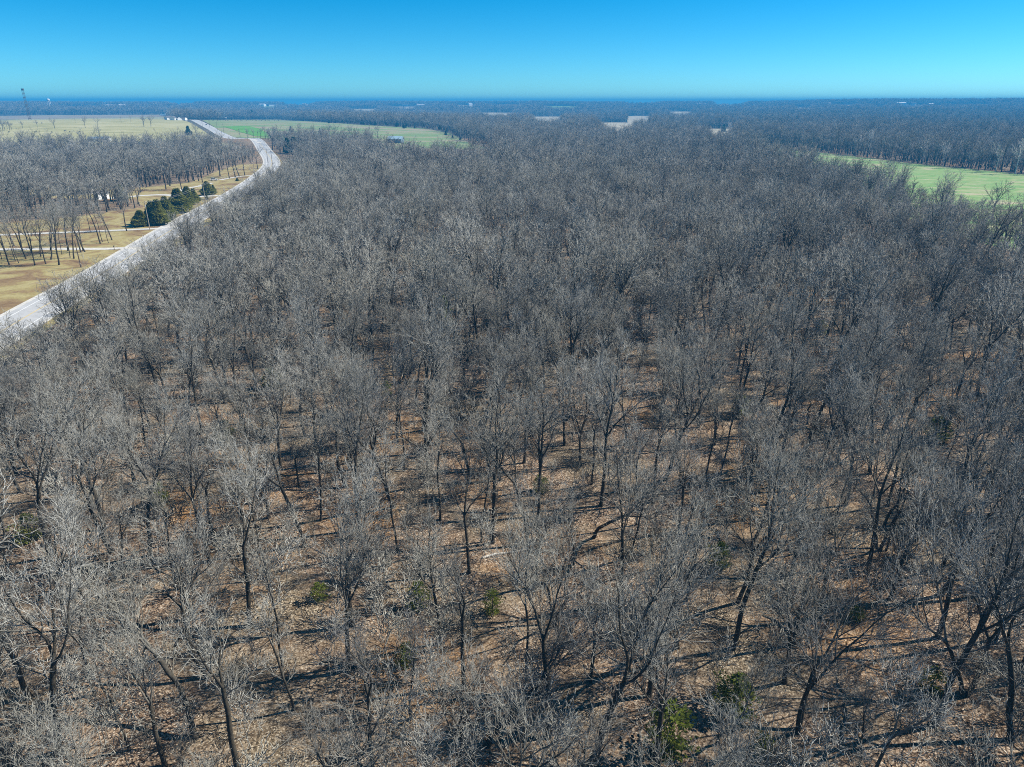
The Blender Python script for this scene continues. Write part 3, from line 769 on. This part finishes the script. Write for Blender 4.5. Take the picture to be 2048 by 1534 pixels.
# ------------------------------------------------------------------ cedars
def cedar_meshes(seed, dense, mat, n, thick=1.0):
    """unit-height cedar: stem and a crown of drooping needle sprays on many side branches"""
    g = np.random.default_rng(seed); V, F = [], []
    lobes = [(g.uniform(.1, .9), g.uniform(0, 6.28), g.uniform(.45, 1.5)) for _ in range(34)]
    polys = [(np.array([[0, 0, -.03], [.004, .003, .4], [0, 0, .97]]), np.array([.02, .012, .003]) * thick, 5, 0)]
    k = 0
    while k < n:
        t = g.random() ** 1.25 * .97; az = g.uniform(0, 6.28)
        env = (.26 * (1 - t) ** .72 * min(1, (t + .03) / .10)) + .012 if dense else .05 + .23 * math.sin(math.pi * min(1, t * .8 + .18)) ** .8
        w = 1.0
        for lt, la, ls in lobes:
            dd = (t - lt) ** 2 / .006 + (1 - math.cos(az - la)) / .22
            if dd < 4: w += (ls - 1) * math.exp(-dd)
        if not dense and math.sin(az * 2 + t * 11 + seed) + .7 * math.sin(az * 5 - t * 19 + seed * 2) > .35: continue
        rr_ = env * w * (g.random() ** (.38 if dense else .6))
        c = np.array([math.cos(az) * rr_, math.sin(az) * rr_, .04 + t * .95 + g.normal(0, .012)])
        d = unit(np.array([math.cos(az), math.sin(az), g.uniform(-.2, .9)]) + g.normal(0, .45, 3))
        u = unit(np.cross(d, g.normal(0, 1, 3))); L_ = g.uniform(.022, .05); W_ = L_ * g.uniform(.28, .5)
        b0 = len(V); V += [c - d * L_ * .4 - u * W_ * .5, c - d * L_ * .4 + u * W_ * .5, c + d * L_ * .3 + u * W_, c + d * L_, c + d * L_ * .3 - u * W_]
        F += [(b0, b0 + 1, b0 + 2, b0 + 3, b0 + 4)]
        k += 1
    for i in range(34):
        t = g.uniform(.05, .9); az = g.uniform(0, 6.28); e = .24 * (1 - t) ** .75
        polys.append((np.array([[0, 0, t], [math.cos(az) * e * .5, math.sin(az) * e * .5, t + .03], [math.cos(az) * e, math.sin(az) * e, t + .05]]), np.array([.005, .0035, .0015]) * thick, 3, 0))
    v, f, _ = tubes(polys)
    return raw_mesh('cedar_trunk', v, f, M['trunk'], smooth_=True), raw_mesh('cedar_crown', V, F, mat)
CED = [cedar_meshes(1, True, M['cedar'], 5200), cedar_meshes(2, True, M['cedar'], 5200), cedar_meshes(3, True, M['cedar_far'], 3500),
       cedar_meshes(4, False, M['cedar_yellow'], 1300), cedar_meshes(5, False, M['cedar_yellow'], 900), cedar_meshes(6, False, M['cedar_yellow'], 1700)]
def cedar(px, py, pt, sh, wide, label, group=None, xyh=None):
    x, y, h = xyh or dims(px, py, pt)
    root = empty('cedar_tree', (x, y, float(terrain(x, y))), px * .37)
    root.scale = (h * wide, h * wide, h)
    lk(bpy.data.objects.new('trunk', CED[sh][0]), root); lk(bpy.data.objects.new('crown', CED[sh][1]), root)
    tag(root, label, 'cedar', group)
for q in [
    (243, 401, 369, 0, 1.6, 'lone dark cedar beside the white driveway and the shed'), (284, 452, 420, 1, 2.2, 'low wide cedar beside the utility pole'), (308, 447, 401, 0, 1.5, 'tall cedar at the pole end of the cedar row'),
    (321, 449, 398, 1, 1.6, 'second cedar of the row from the utility pole'), (336, 440, 392, 0, 1.5, 'third cedar of the row from the utility pole'), (360, 425, 376, 1, 1.9, 'broad rounded cedar in the middle of the row'), (378, 410, 372, 0, 1.7, 'cedar just past the broad rounded one in the row'),
    (390, 404, 376, 1, 1.7, 'last cedar of the row by the white driveway'), (416, 390, 362, 0, 1.9, 'bushy dark cedar across the driveway from the row'), (428, 388, 369, 1, 1.2, 'greener cedar beside the bushy dark one across the driveway'), (414, 399, 389, 1, 1.6, 'small round cedar bush at the driveway mouth'), (475, 362, 355, 1, 2.2, 'low green shrub on the bank of red earth'),
    (838, 1215, 1163, 3, 1.3, 'yellow green young cedar at the edge of the orange leaf clearing'), (1470, 1425, 1352, 5, 1.35, 'bright green bushy cedar beside the V shaped oak'), (1437, 1135, 1085, 5, 1.2, 'pale green cedar behind the slanting oak'), (812, 1328, 1288, 4, 1.6, 'thin olive cedar sapling under the crooked leaning oak'),
    (65, 1080, 1028, 5, 1.3, 'small green cedar among the left foreground oaks'), (1335, 1505, 1405, 4, 1.3, 'sparse dull green cedar beside the bushy bright one'), (1525, 1505, 1468, 4, 1.7, 'tiny yellowish cedar seedling below the V shaped oak'), (1712, 1238, 1215, 4, 2.2, 'yellow green seedling tuft on tan leaves'),
    (1860, 1385, 1335, 4, 1.5, 'faint olive cedar between the two tall shadow casting oaks'), (322, 1010, 965, 5, 1.2, 'dull green cedar half hidden behind left side oaks'), (985, 1225, 1180, 4, 1.3, 'faint green cedar right of the orange leaf clearing'), (774, 790, 762, 4, 1.5, 'small yellow cedar deep in the middle of the wood'),
    (888, 665, 590, 5, .75, 'tall narrow dark cedar deep in the middle of the wood'), (545, 775, 735, 5, 1.6, 'broad dull cedar in the middle of the wood'), (450, 880, 840, 5, 1.6, 'dark spreading cedar amid the left half of the wood'), (1480, 830, 790, 5, 1.5, 'olive cedar on the right side of the wood'),
    (1640, 670, 640, 4, 1.5, 'yellowish cedar on the far right of the wood'), (1080, 985, 950, 4, 1.5, 'pale olive cedar behind the central oaks'), (1870, 880, 830, 5, 1.4, 'dull green cedar on the right side behind tall oaks'), (640, 1200, 1165, 4, 1.6, 'small olive cedar left of the orange leaf clearing'),
    (576, 306, 275, 2, 1.3, 'dark cedar overhanging the road bend'), (590, 308, 273, 2, 1.4, 'largest dark cedar at the road bend'), (603, 306, 277, 2, 1.3, 'dark cedar on the wood side of the road bend group'), (378, 271, 251, 2, 1.5, 'dark cedar at the corner of the pasture'), (715, 290, 272, 1, 1.8, 'olive cedar in the hedge left of the barn'), (735, 292, 273, 1, 1.7, 'second olive cedar in the hedge left of the barn'),
    (690, 279, 270, 1, 1.8, 'small cedar in the hedge before the wheat'), (582, 262, 252, 2, 1.6, 'dark cedar topping the hedge near the wheat'), (640, 268, 256, 2, 1.2, 'narrow dark cedar in the hedge near the wheat')]:
    cedar(*q[:5], q[5])
for i, (px, py, pt, sh) in enumerate([(496, 237.5, 226, 2), (505, 237.5, 219, 2), (511, 237.5, 222, 2), (517, 237.5, 225, 2), (481, 237.5, 230, 2), (487, 237.5, 231, 2), (452, 238, 231, 2), (444, 238, 230, 2), (458, 238, 231, 2), (430, 238.5, 233, 2), (355, 236, 226, 2), (361, 237, 228, 2), (326, 228, 221, 2), (530, 238, 231, 2), (540, 238, 231, 2)]):
    cedar(px, py, pt, sh, 1.2, 'dark evergreen in the row behind the distant cattle field', 'evergreens behind the cattle field')
for i in range(110):                                                  # cedars along the wheat field's far woods and in the valley
    if i < 24: px, py = 660 + i * 12 + rng.uniform(-30, 30), np.interp(660 + i * 12, [660, 800, 900, 945, 1000], [246, 254, 267, 287, 290]) - .5
    else: px, py = (rng.normal(1600, 45), rng.normal(252, 7)) if i % 2 else (rng.uniform(1150, 2040), rng.uniform(222, 275))
    x, y = G(px, py); h = rng.uniform(3, 10) if i < 24 else rng.uniform(8, 14)
    cedar(px, py, 0, 2, 1.3, 'dark cedar along the shadowed wood edge beyond the wheat' if i < 24 else 'dark green cedar in the far valley woods', 'cedars of the wheat field wood edge' if i < 24 else 'cedars of the far valley', xyh=(x + rng.uniform(-8, 8), y + rng.uniform(2, 30), float(h)))

# single out near trees by the landmark they stand beside
SHORT = ['vase shaped bare oak', 'straight narrow crowned bare oak', 'V trunked bare oak', 'crooked leaning bare oak', 'high forking bare oak', 'slim bare pole tree', 'stout low forking bare oak', 'three limbed upswept bare oak']
LM = [(838, 1215, 'the yellow green young cedar'), (1470, 1425, 'the bright green bushy cedar'), (1437, 1135, 'the pale green cedar behind the slanting oak'), (812, 1328, 'the thin olive cedar sapling'), (65, 1080, 'the small green cedar of the left oaks'), (1335, 1505, 'the sparse dull green cedar'),
      (1525, 1505, 'the tiny yellowish cedar seedling'), (1712, 1238, 'the yellow green seedling tuft'), (322, 1010, 'the dull green cedar half hidden by oaks'), (774, 790, 'the small yellow cedar deep in the wood'), (888, 665, 'the tall narrow dark cedar'), (545, 775, 'the broad dull cedar'), (450, 880, 'the dark spreading cedar'),
      (1480, 830, 'the olive cedar'), (1080, 985, 'the pale olive cedar'), (1870, 880, 'the dull green cedar behind tall oaks'), (640, 1200, 'the small olive cedar by the orange leaf clearing'), (705, 1250, 'the large dark oak over the orange clearing'), (1010, 1108, 'the pale fallen branch'), (1690, 1450, 'the weathered fallen limb'),
      (1375, 960, 'the slantwise fallen log'), (690, 1330, 'the grey fallen branch'), (1867, 1449, 'the oak with the bold trunk shadow'), (1355, 1292, 'the slanting dark oak'), (971, 1495, 'the crooked oak over the small cedar'), (1597, 1462, 'the oak with two stout V trunks'), (795, 1105, 'the thin tree edging the orange clearing')]
roots = [bpy.data.objects[n] for n in root_shape if n.startswith('bare_oak')]
GENERIC = {lab for _, _, lab in STYLES}
for px, py, ph in LM:
    gx_, gy_ = G(px, py); used_ = set()
    for o in sorted(roots, key=lambda o: (o.location.x - gx_) ** 2 + (o.location.y - gy_) ** 2):
        dd = math.hypot(o.location.x - gx_, o.location.y - gy_)
        if dd > 11: break
        k_ = root_shape[o.name] % 8
        if dd > .5 and o['label'] in GENERIC and k_ not in used_:
            used_.add(k_); o['label'] = SHORT[k_] + ' standing beside ' + ph
for o in roots:                                                      # the edges of the wood
    if o['label'] in GENERIC:
        k_ = root_shape[o.name] % 8
        if o.location.x < float(roadR(o.location.y)) + 24: o['label'] = SHORT[k_] + ' at the roadside edge of the big wood'; o['group'] = 'roadside oaks of the big wood'
# ------------------------------------------------------------------ buildings
def gable(name, loc, rz, w, l, h, rh, wall, roof, label, windows=(), door=None, eave=.4, cat='house', group=None):
    """Gabled building: l along local x (ridge), w along y. windows: (side, pos, z, width, height)."""
    root = empty(name, loc, rz)
    m = MB().add([(-l/2,-w/2,-.6),(l/2,-w/2,-.6),(l/2,w/2,-.6),(-l/2,w/2,-.6),(-l/2,-w/2,h),(l/2,-w/2,h),(l/2,w/2,h),(-l/2,w/2,h),(-l/2,0,h+rh),(l/2,0,h+rh)],
                 [(0,1,5,4),(2,3,7,6),(1,2,6,9,5),(3,0,4,8,7)])
    m.build('wall', wall, root)
    for s in (-1, 1):
        yo = s * (w/2 + eave); zo = h - eave * rh / (w/2)
        MB().add([(-l/2-eave,yo,zo),(l/2+eave,yo,zo),(l/2+eave,0,h+rh+.02),(-l/2-eave,0,h+rh+.02),(-l/2-eave,yo,zo+.16),(l/2+eave,yo,zo+.16),(l/2+eave,0,h+rh+.18),(-l/2-eave,0,h+rh+.18)],
                 [(3,2,1,0),(4,5,6,7),(0,1,5,4),(2,3,7,6),(1,2,6,5),(3,0,4,7)]).build('roof_slope', roof, root)
    def opening(nm, side, pos, z, ww, hh, mat, frame=True):
        b = MB(); t = .05
        if side == 'front': b.box(pos-ww/2, pos+ww/2, -w/2-t, -w/2+.02, z, z+hh)
        elif side == 'back': b.box(pos-ww/2, pos+ww/2, w/2-.02, w/2+t, z, z+hh)
        elif side == 'left': b.box(-l/2-t, -l/2+.02, pos-ww/2, pos+ww/2, z, z+hh)
        else: b.box(l/2-.02, l/2+t, pos-ww/2, pos+ww/2, z, z+hh)
        return b.build(nm, mat, root)
    for q in windows: opening('window', *q, M['glass'])
    if door: opening('door', *door, M['dark'])
    tag(root, label, cat, group); return root
def at(px, py): x, y = G(px, py); return (x, y, float(terrain(x, y)))
bx, by, bz = at(792, 286)
barn = gable('metal_barn', (bx, by, bz), R(-9), 9.5, 15.5, 4.4, 2.6, M['wallmetal'], M['roofmetal'], 'grey blue metal barn with a pale blue roof beside the wheat field', door=('left', 0, 0, 4.2, 3.8), cat='barn')
for i in range(16): MB().box(-7.4 + i * .98, -7.34 + i * .98, -4.83, -4.74, .0, 4.2).build('siding_rib', M['wallmetal'], barn)
s_ = gable('garden_shed', at(204, 397), R(58), 4.2, 5.2, 2.9, 1.1, M['white'], M['roofgrey'], 'small white walled shed with a dark door by the white driveway', door=('left', 0, 0.05, 2.9, 2.5), cat='shed')
h1 = gable('white_house', at(150, 388), R(22), 8.5, 16.0, 2.8, 2.6, M['offwhite'], M['roofgrey'], 'low white house with a dark grey roof half hidden by the left grove',
           windows=[('front', -6, 1.0, 1.2, 1.3), ('front', -3, 1.0, 1.2, 1.3), ('front', 2.5, 1.0, 1.6, 1.3), ('front', 6, 1.0, 1.2, 1.3)], door=('front', 0, 0, 1.1, 2.1))
gable('small_outbuilding', at(173, 382), R(10), 4, 7, 2.2, 1.0, M['white'], M['roofgrey'], 'little dark roofed outbuilding beside the white house', door=('front', 0, 0, 1.0, 1.9), cat='outbuilding')
gable('long_shed', at(200, 283), R(6), 8, 20, 3.0, 1.6, M['offwhite'], M['wallmetal'], 'long low white shed glimpsed over the left wood at the pasture edge', windows=[('front', -8 + 3.2 * i, 1.2, 1.2, 1.2) for i in range(6)], cat='shed')
FARM = [(330, 232, 9, 22, 4, 2, 'roofmetal', 'white farm shed on the hill crest beside the road end'), (338, 239.5, 8, 11, 3.5, 2.6, 'roofgrey', 'white farmhouse with dark gables, first in the crest group'), (347, 240.5, 8, 10, 3.6, 2.8, 'roofgrey', 'white farmhouse with dark gables, second in the crest group'),
        (358, 240.5, 7, 10, 3.2, 2.4, 'roofgrey', 'white farmhouse with dark gables, third in the crest group'), (368, 240.5, 6, 9, 3, 2, 'roofgrey', 'small white shed closest to the far road'), (448, 238.6, 5, 12, 3.5, 1.6, 'white', 'white open shed in front of the far evergreens')]
for i, (px, py, w, l, h, rh, rf, lab) in enumerate(FARM):
    gable('farm_building', at(px, py), R(20 + 37 * i), w, l, h, rh, M['white'], M[rf], lab, windows=[('front', -2, 1, 1.2, 1.4), ('front', 2, 1, 1.2, 1.4)], cat='farm building')
for i, (px, py) in enumerate(TOWN):
    x, y, z = at(px, py); k = math.hypot(x, y) / 3000
    gable('distant_building', (x, y, z), R(i * 53 % 90 - 45), 12 + i % 3 * 4, 18 + i % 4 * 6, 9 + i % 3, 3, M['white'], M['white' if i % 3 else 'roofgrey'], 'white building showing as a bright speck in the far blue country', cat='building', group='white buildings of the far country')

# ------------------------------------------------------------------ utility poles, wires, lamp, mailbox, towers
def pole(px, py, h, mat, label, arm=True, xy=None, lamp=False):
    x, y = xy or G(px, py); z = float(terrain(x, y))
    root = empty('street_light' if lamp else 'utility_pole', (x, y, z), R(8))
    MB().tube([(0, 0, -.5), (0, 0, h * .5), (0, 0, h)], [.17, .145, .11], 8).build('post', mat, root)
    if arm and not lamp:
        MB().box(-1.1, 1.1, -.13, -.02, h - .75, h - .62).build('crossarm', mat, root)
        for q in (-.95, 0, .95): MB().tube([(q, -.075, h - .62), (q, -.075, h - .40)], [.05, .035], 6).build('insulator', M['white'], root)
        MB().lathe([(.16, h - 2.1), (.2, h - 2.0), (.2, h - 1.4), (.16, h - 1.3)], 8).build('transformer', M['steel'], root) if px in (300, 160) else None
    if lamp:
        MB().tube([(0, 0, h - .3), (-.5, 0, h), (-1.1, 0, h + .05)], .04, 5).build('lamp_arm', M['steel'], root)
        MB().lathe([(.06, h - .2), (.22, h - .12), (.2, h + .08), (.05, h + .14)], 8).build('lamp_head', M['white'], root).location = (-1.15, 0, 0)
    tag(root, label, 'street light' if lamp else 'utility pole')
    return Vector((x, y, z + h - .4))
p1 = pole(300, 459, 10.5, M['pole'], 'pale wooden utility pole beside the low wide cedar'); p2 = pole(162, 535, 7.6, M['pole_dark'], 'dark thin utility pole on the lawn near the road', arm=False)
p3 = pole(412, 409, 9.5, M['pole'], 'utility pole near the mouth of the white driveway'); p4 = pole(510, 352, 9.5, M['pole'], 'utility pole by the driveway with the parked white car')
p5 = pole(536, 325, 10, M['pole_dark'], 'utility pole at the road bend opposite the dark cedars'); p6 = pole(545, 329, 10, M['pole_dark'], 'second utility pole at the road bend opposite the dark cedars')
pole(197, 390, 9.0, M['pole'], 'yard light on a tall pale pole beside the small shed', lamp=True)
for i, (px, py) in enumerate([(405, 252.5), (420, 256), (435, 261), (448, 266)]): pole(px, py, 11, M['pole_dark'], ['utility pole nearest the hill crest along the far road', 'utility pole beside the car on the far road', 'third utility pole down from the hill crest along the far road', 'utility pole closest to the bright green wheat'][i])
def wire(a, b, sag, label, dx=0.0):
    pts = [a.lerp(b, t / 12) + Vector((dx, 0, -sag * 4 * (t / 12) * (1 - t / 12))) for t in range(13)]
    tag(MB().tube(pts, .018, 4).build('power_line', M['wire']), label, 'power line', 'power lines of the road')
for dx in (-.95, .95):
    wire(p1, p3, 1.2, 'thin power line strung across the cedar row from the utility pole', dx); wire(p3, p4, 1.4, 'thin power line strung above the left roadside verge', dx); wire(p4, p5, 1.2, 'thin power line strung above the left roadside verge', dx)
mx, my, mz = at(229, 499.5)
mb = empty('mailbox', (mx, my, mz)); MB().box(-.06, .06, -.06, .06, -.2, 1.05).build('post', M['pole_dark'], mb)
MB().add([(x_, y_, z_) for y_ in (-.28, .28) for x_, z_ in ((-.13, 1.05), (.13, 1.05), (.13, 1.25), (.08, 1.34), (-.08, 1.34), (-.13, 1.25))], [(0,1,2,3,4,5), (11,10,9,8,7,6)] + [(i, (i+1) % 6 + 0, (i+1) % 6 + 6, i + 6) for i in range(6)]).build('box', M['dark'], mb)
tag(mb, 'dark mailbox on a post at the mouth of the grove driveway', 'mailbox')
# radio mast and water tower on the skyline
def skyline(px, dist_):
    u, f, d = ray(px, 203); x, y = u / f * dist_, dist_; return x, y, float(terrain(x, y))
x, y, z = skyline(51, 1250)
mast = empty('radio_mast', (x, y, z)); top = CAM_H + 20.5 * 1250 / FOC / .93 - z
for q in range(3):
    a = q * 2.094; MB().tube([(2.2 * math.cos(a), 2.2 * math.sin(a), -1), (1.5 * math.cos(a), 1.5 * math.sin(a), top)], .3, 4).build('leg', M['pole_dark'], mast)
for i in range(9):
    zz = top * (i + .5) / 9; MB().tube([(2.0 * math.cos(q * 2.094), 2.0 * math.sin(q * 2.094), zz) for q in (0, 1, 2, 0)], .3, 4).build('brace', M['pole_dark'], mast)
MB().box(-1.5, 1.5, -1.5, 1.5, top - 3, top).build('antenna_head', M['pole_dark'], mast)
tag(mast, 'tall thin lattice radio mast on the horizon', 'mast')
x, y, z = skyline(97, 2600)
wt = empty('water_tower', (x, y, z)); zt = CAM_H + 1.5 * 2600 / FOC - z
for q in range(6):
    a = q * math.pi / 3; MB().tube([(6 * math.cos(a), 6 * math.sin(a), -1), (5 * math.cos(a), 5 * math.sin(a), zt)], .6, 5).build('leg', M['white'], wt)
MB().tube([(0, 0, -1), (0, 0, zt)], 1.2, 8).build('riser_pipe', M['white'], wt)
MB().lathe([(1, zt - 2), (3.4, zt - 1), (4.8, zt + 2), (4.8, zt + 4), (3.2, zt + 6), (.5, zt + 6.8)], 20).build('tank', M['white'], wt, True)
tag(wt, 'white water tower rising on the horizon', 'water tower')

# ------------------------------------------------------------------ cattle and cars
def cow_mesh(name, mat):
    J = [((0, 0, 1.0), .33), ((.55, 0, 1.05), .34), ((.85, 0, 1.15), .22), ((1.1, 0, .85), .14), ((1.25, 0, .55), .13), ((1.42, 0, .30), .09), ((-.6, 0, 1.05), .33), ((-.85, 0, 1.1), .2), ((-.95, 0, .6), .035)]
    E_ = [(0, 1), (1, 2), (2, 3), (3, 4), (4, 5), (0, 6), (6, 7), (7, 8)]
    for sx_ in (.55, -.62):
        for sy in (-.2, .2):
            a = 1 if sx_ > 0 else 6; n = len(J)
            J += [((sx_, sy, .72), .14), ((sx_ - .04, sy, .4), .075), ((sx_, sy, .03), .06)]; E_ += [(a, n), (n, n + 1), (n + 1, n + 2)]
    me = bpy.data.meshes.new(name); me.from_pydata([j[0] for j in J], E_, []); me.materials.append(mat)
    o = bpy.data.objects.new(name, me)
    md = o.modifiers.new('skin', 'SKIN')
    if not me.skin_vertices: me.attributes  # layer is made with the modifier below
    return o, [j[1] for j in J]
def make_cow(mat):
    o, rad = cow_mesh('cow', mat); lk(o)
    import bmesh
    bm = bmesh.new(); bm.from_mesh(o.data); ly = bm.verts.layers.skin.verify(); bm.verts.ensure_lookup_table()
    for v, r_ in zip(bm.verts, rad): v[ly].radius = (r_, r_); v[ly].use_root = False
    bm.verts[0][ly].use_root = True
    bm.to_mesh(o.data); bm.free()
    o.modifiers.new('sub', 'SUBSURF').levels = 1; o.modifiers['sub'].render_levels = 1
    return o
cow_k, cow_b = make_cow(M['hide']), make_cow(M['hide_brown'])
first = {id(cow_k): True, id(cow_b): True}
def put_cow(px, py, src, rz, label, group):
    o = src if first[id(src)] else lk(src.copy()); first[id(src)] = False
    x, y = G(px, py); o.location = (x, y, float(terrain(x, y)) + .17); o.rotation_euler.z = rz; tag(o, label, 'cow', group)
for i, (px, py) in enumerate([(18, 265.5), (73, 265), (104, 265.6), (130, 263), (140, 265.5), (148, 263.5), (159, 265.2), (74, 247), (84, 247.2)]):
    put_cow(px, py, cow_k, i * 2.3, 'black cow grazing on the pale pasture', 'cattle on the pasture')
r_ = random.Random(5)
for i in range(26):
    px = 418 + i * 5.6 + r_.uniform(-2, 2); put_cow(px, 241 + r_.uniform(-.2, .9) + max(0, px - 500) * .012, cow_b if i % 3 == 0 else cow_k, r_.uniform(0, 6), ('brown' if i % 3 == 0 else 'black') + ' cow in the herd on the tan field beside the far road', ('brown' if i % 3 == 0 else 'black') + ' cattle beside the far road')
def car(x, y, rz, paint, label):
    z = float(terrain(x, y)) + .055
    root = empty('car', (x, y, z), rz)
    prof = [(-2.2, .35), (-2.2, .85), (-1.3, .95), (1.0, .95), (2.1, .8), (2.25, .35)]
    cab = [(-1.75, .93), (-1.25, 1.45), (.3, 1.47), (1.0, .93)]
    for nm, pr, hw, mt in (('body', prof, .9, paint), ('cabin', cab, .76, M['glass'])):
        n = len(pr); MB().add([(a, s * hw, b) for s in (-1, 1) for a, b in pr], [tuple(range(n))[::-1], tuple(range(n, 2*n))] + [(i, (i+1) % n, (i+1) % n + n, i + n) for i in range(n)]).build(nm, mt, root)
    MB().box(-1.2, .25, -.7, .7, 1.455, 1.5).build('roof', paint, root)
    for a in (-1.35, 1.4):
        for s in (-1, 1): MB().tube([(a, s * .72, .33), (a, s * .93, .33)], .33, 12).build('wheel', M['tyre'], root)
    for s in (-1, 1): MB().box(2.18, 2.27, s * .65 - .16, s * .65 + .16, .62, .76).build('headlight', M['white'], root)
    tag(root, label, 'car')
i = int(np.argmin(np.abs(RC[:, 1] - G(411, 250)[1]))); dv = RC[i + 1] - RC[i]; dv /= np.linalg.norm(dv)
car(RC[i, 0] + dv[1] * 1.9, RC[i, 1] - dv[0] * 1.9, math.atan2(dv[1], dv[0]), M['carpaint_dark'], 'dark car driving on the far road towards the hill crest')
x, y = G(428, 361); car(x, y, .4, M['carpaint_white'], 'white car parked under bare trees off the driveway')

# ------------------------------------------------------------------ fallen wood
for i, (px, py, L_, rz, lab) in enumerate([(1010, 1108, 5, .3, 'pale fallen branch lying behind the central oaks'), (1690, 1450, 4.5, 1.1, 'weathered fallen limb on tan leaves near the shadow casting oak'), (1375, 960, 7, .9, 'fallen log lying slantwise between right side trunks'), (690, 1330, 4, -.2, 'grey fallen branch in front of the large dark oak'), (960, 650, 8, .5, 'long pale fallen trunk deep in the wood'), (1560, 1250, 3.5, 2.2, 'short broken limb beside the V shaped oak')]):
    x, y = G(px, py); o = empty('fallen_log', (x, y, .0), rz)
    MB().tube([(-L_/2, 0, .10), (-L_/5, .15, .13), (L_/4, -.1, .12), (L_/2, .2, .11)], [.13, .12, .09, .04], 7).build('stem', M['pale'] if i in (0, 4) else M['limb'], o)
    MB().tube([(L_/5, 0, .14), (L_/3, .6, .5), (L_/2.4, 1.0, .75)], [.06, .04, .015], 5).build('side_branch', M['limb'], o)
    tag(o, lab, 'log')

# ------------------------------------------------------------------ haze: even pale blue air round the whole country
hz = MB().box(-7900, 7900, -7900, 7900, -16, 67)
hm = bpy.data.materials.new('haze_air'); hm.use_nodes = True; hn = hm.node_tree; hn.nodes.clear()
pv = hn.nodes.new('ShaderNodeVolumePrincipled'); pv.inputs['Density'].default_value = 3.2e-4; pv.inputs['Color'].default_value = (.045, .41, .82, 1)
pv.inputs['Anisotropy'].default_value = 0.0
ho = hn.nodes.new('ShaderNodeOutputMaterial'); hn.links.new(pv.outputs[0], ho.inputs['Volume'])
tag(hz.build('haze', hm), 'thin blue haze over the far country', 'haze', kind='stuff')
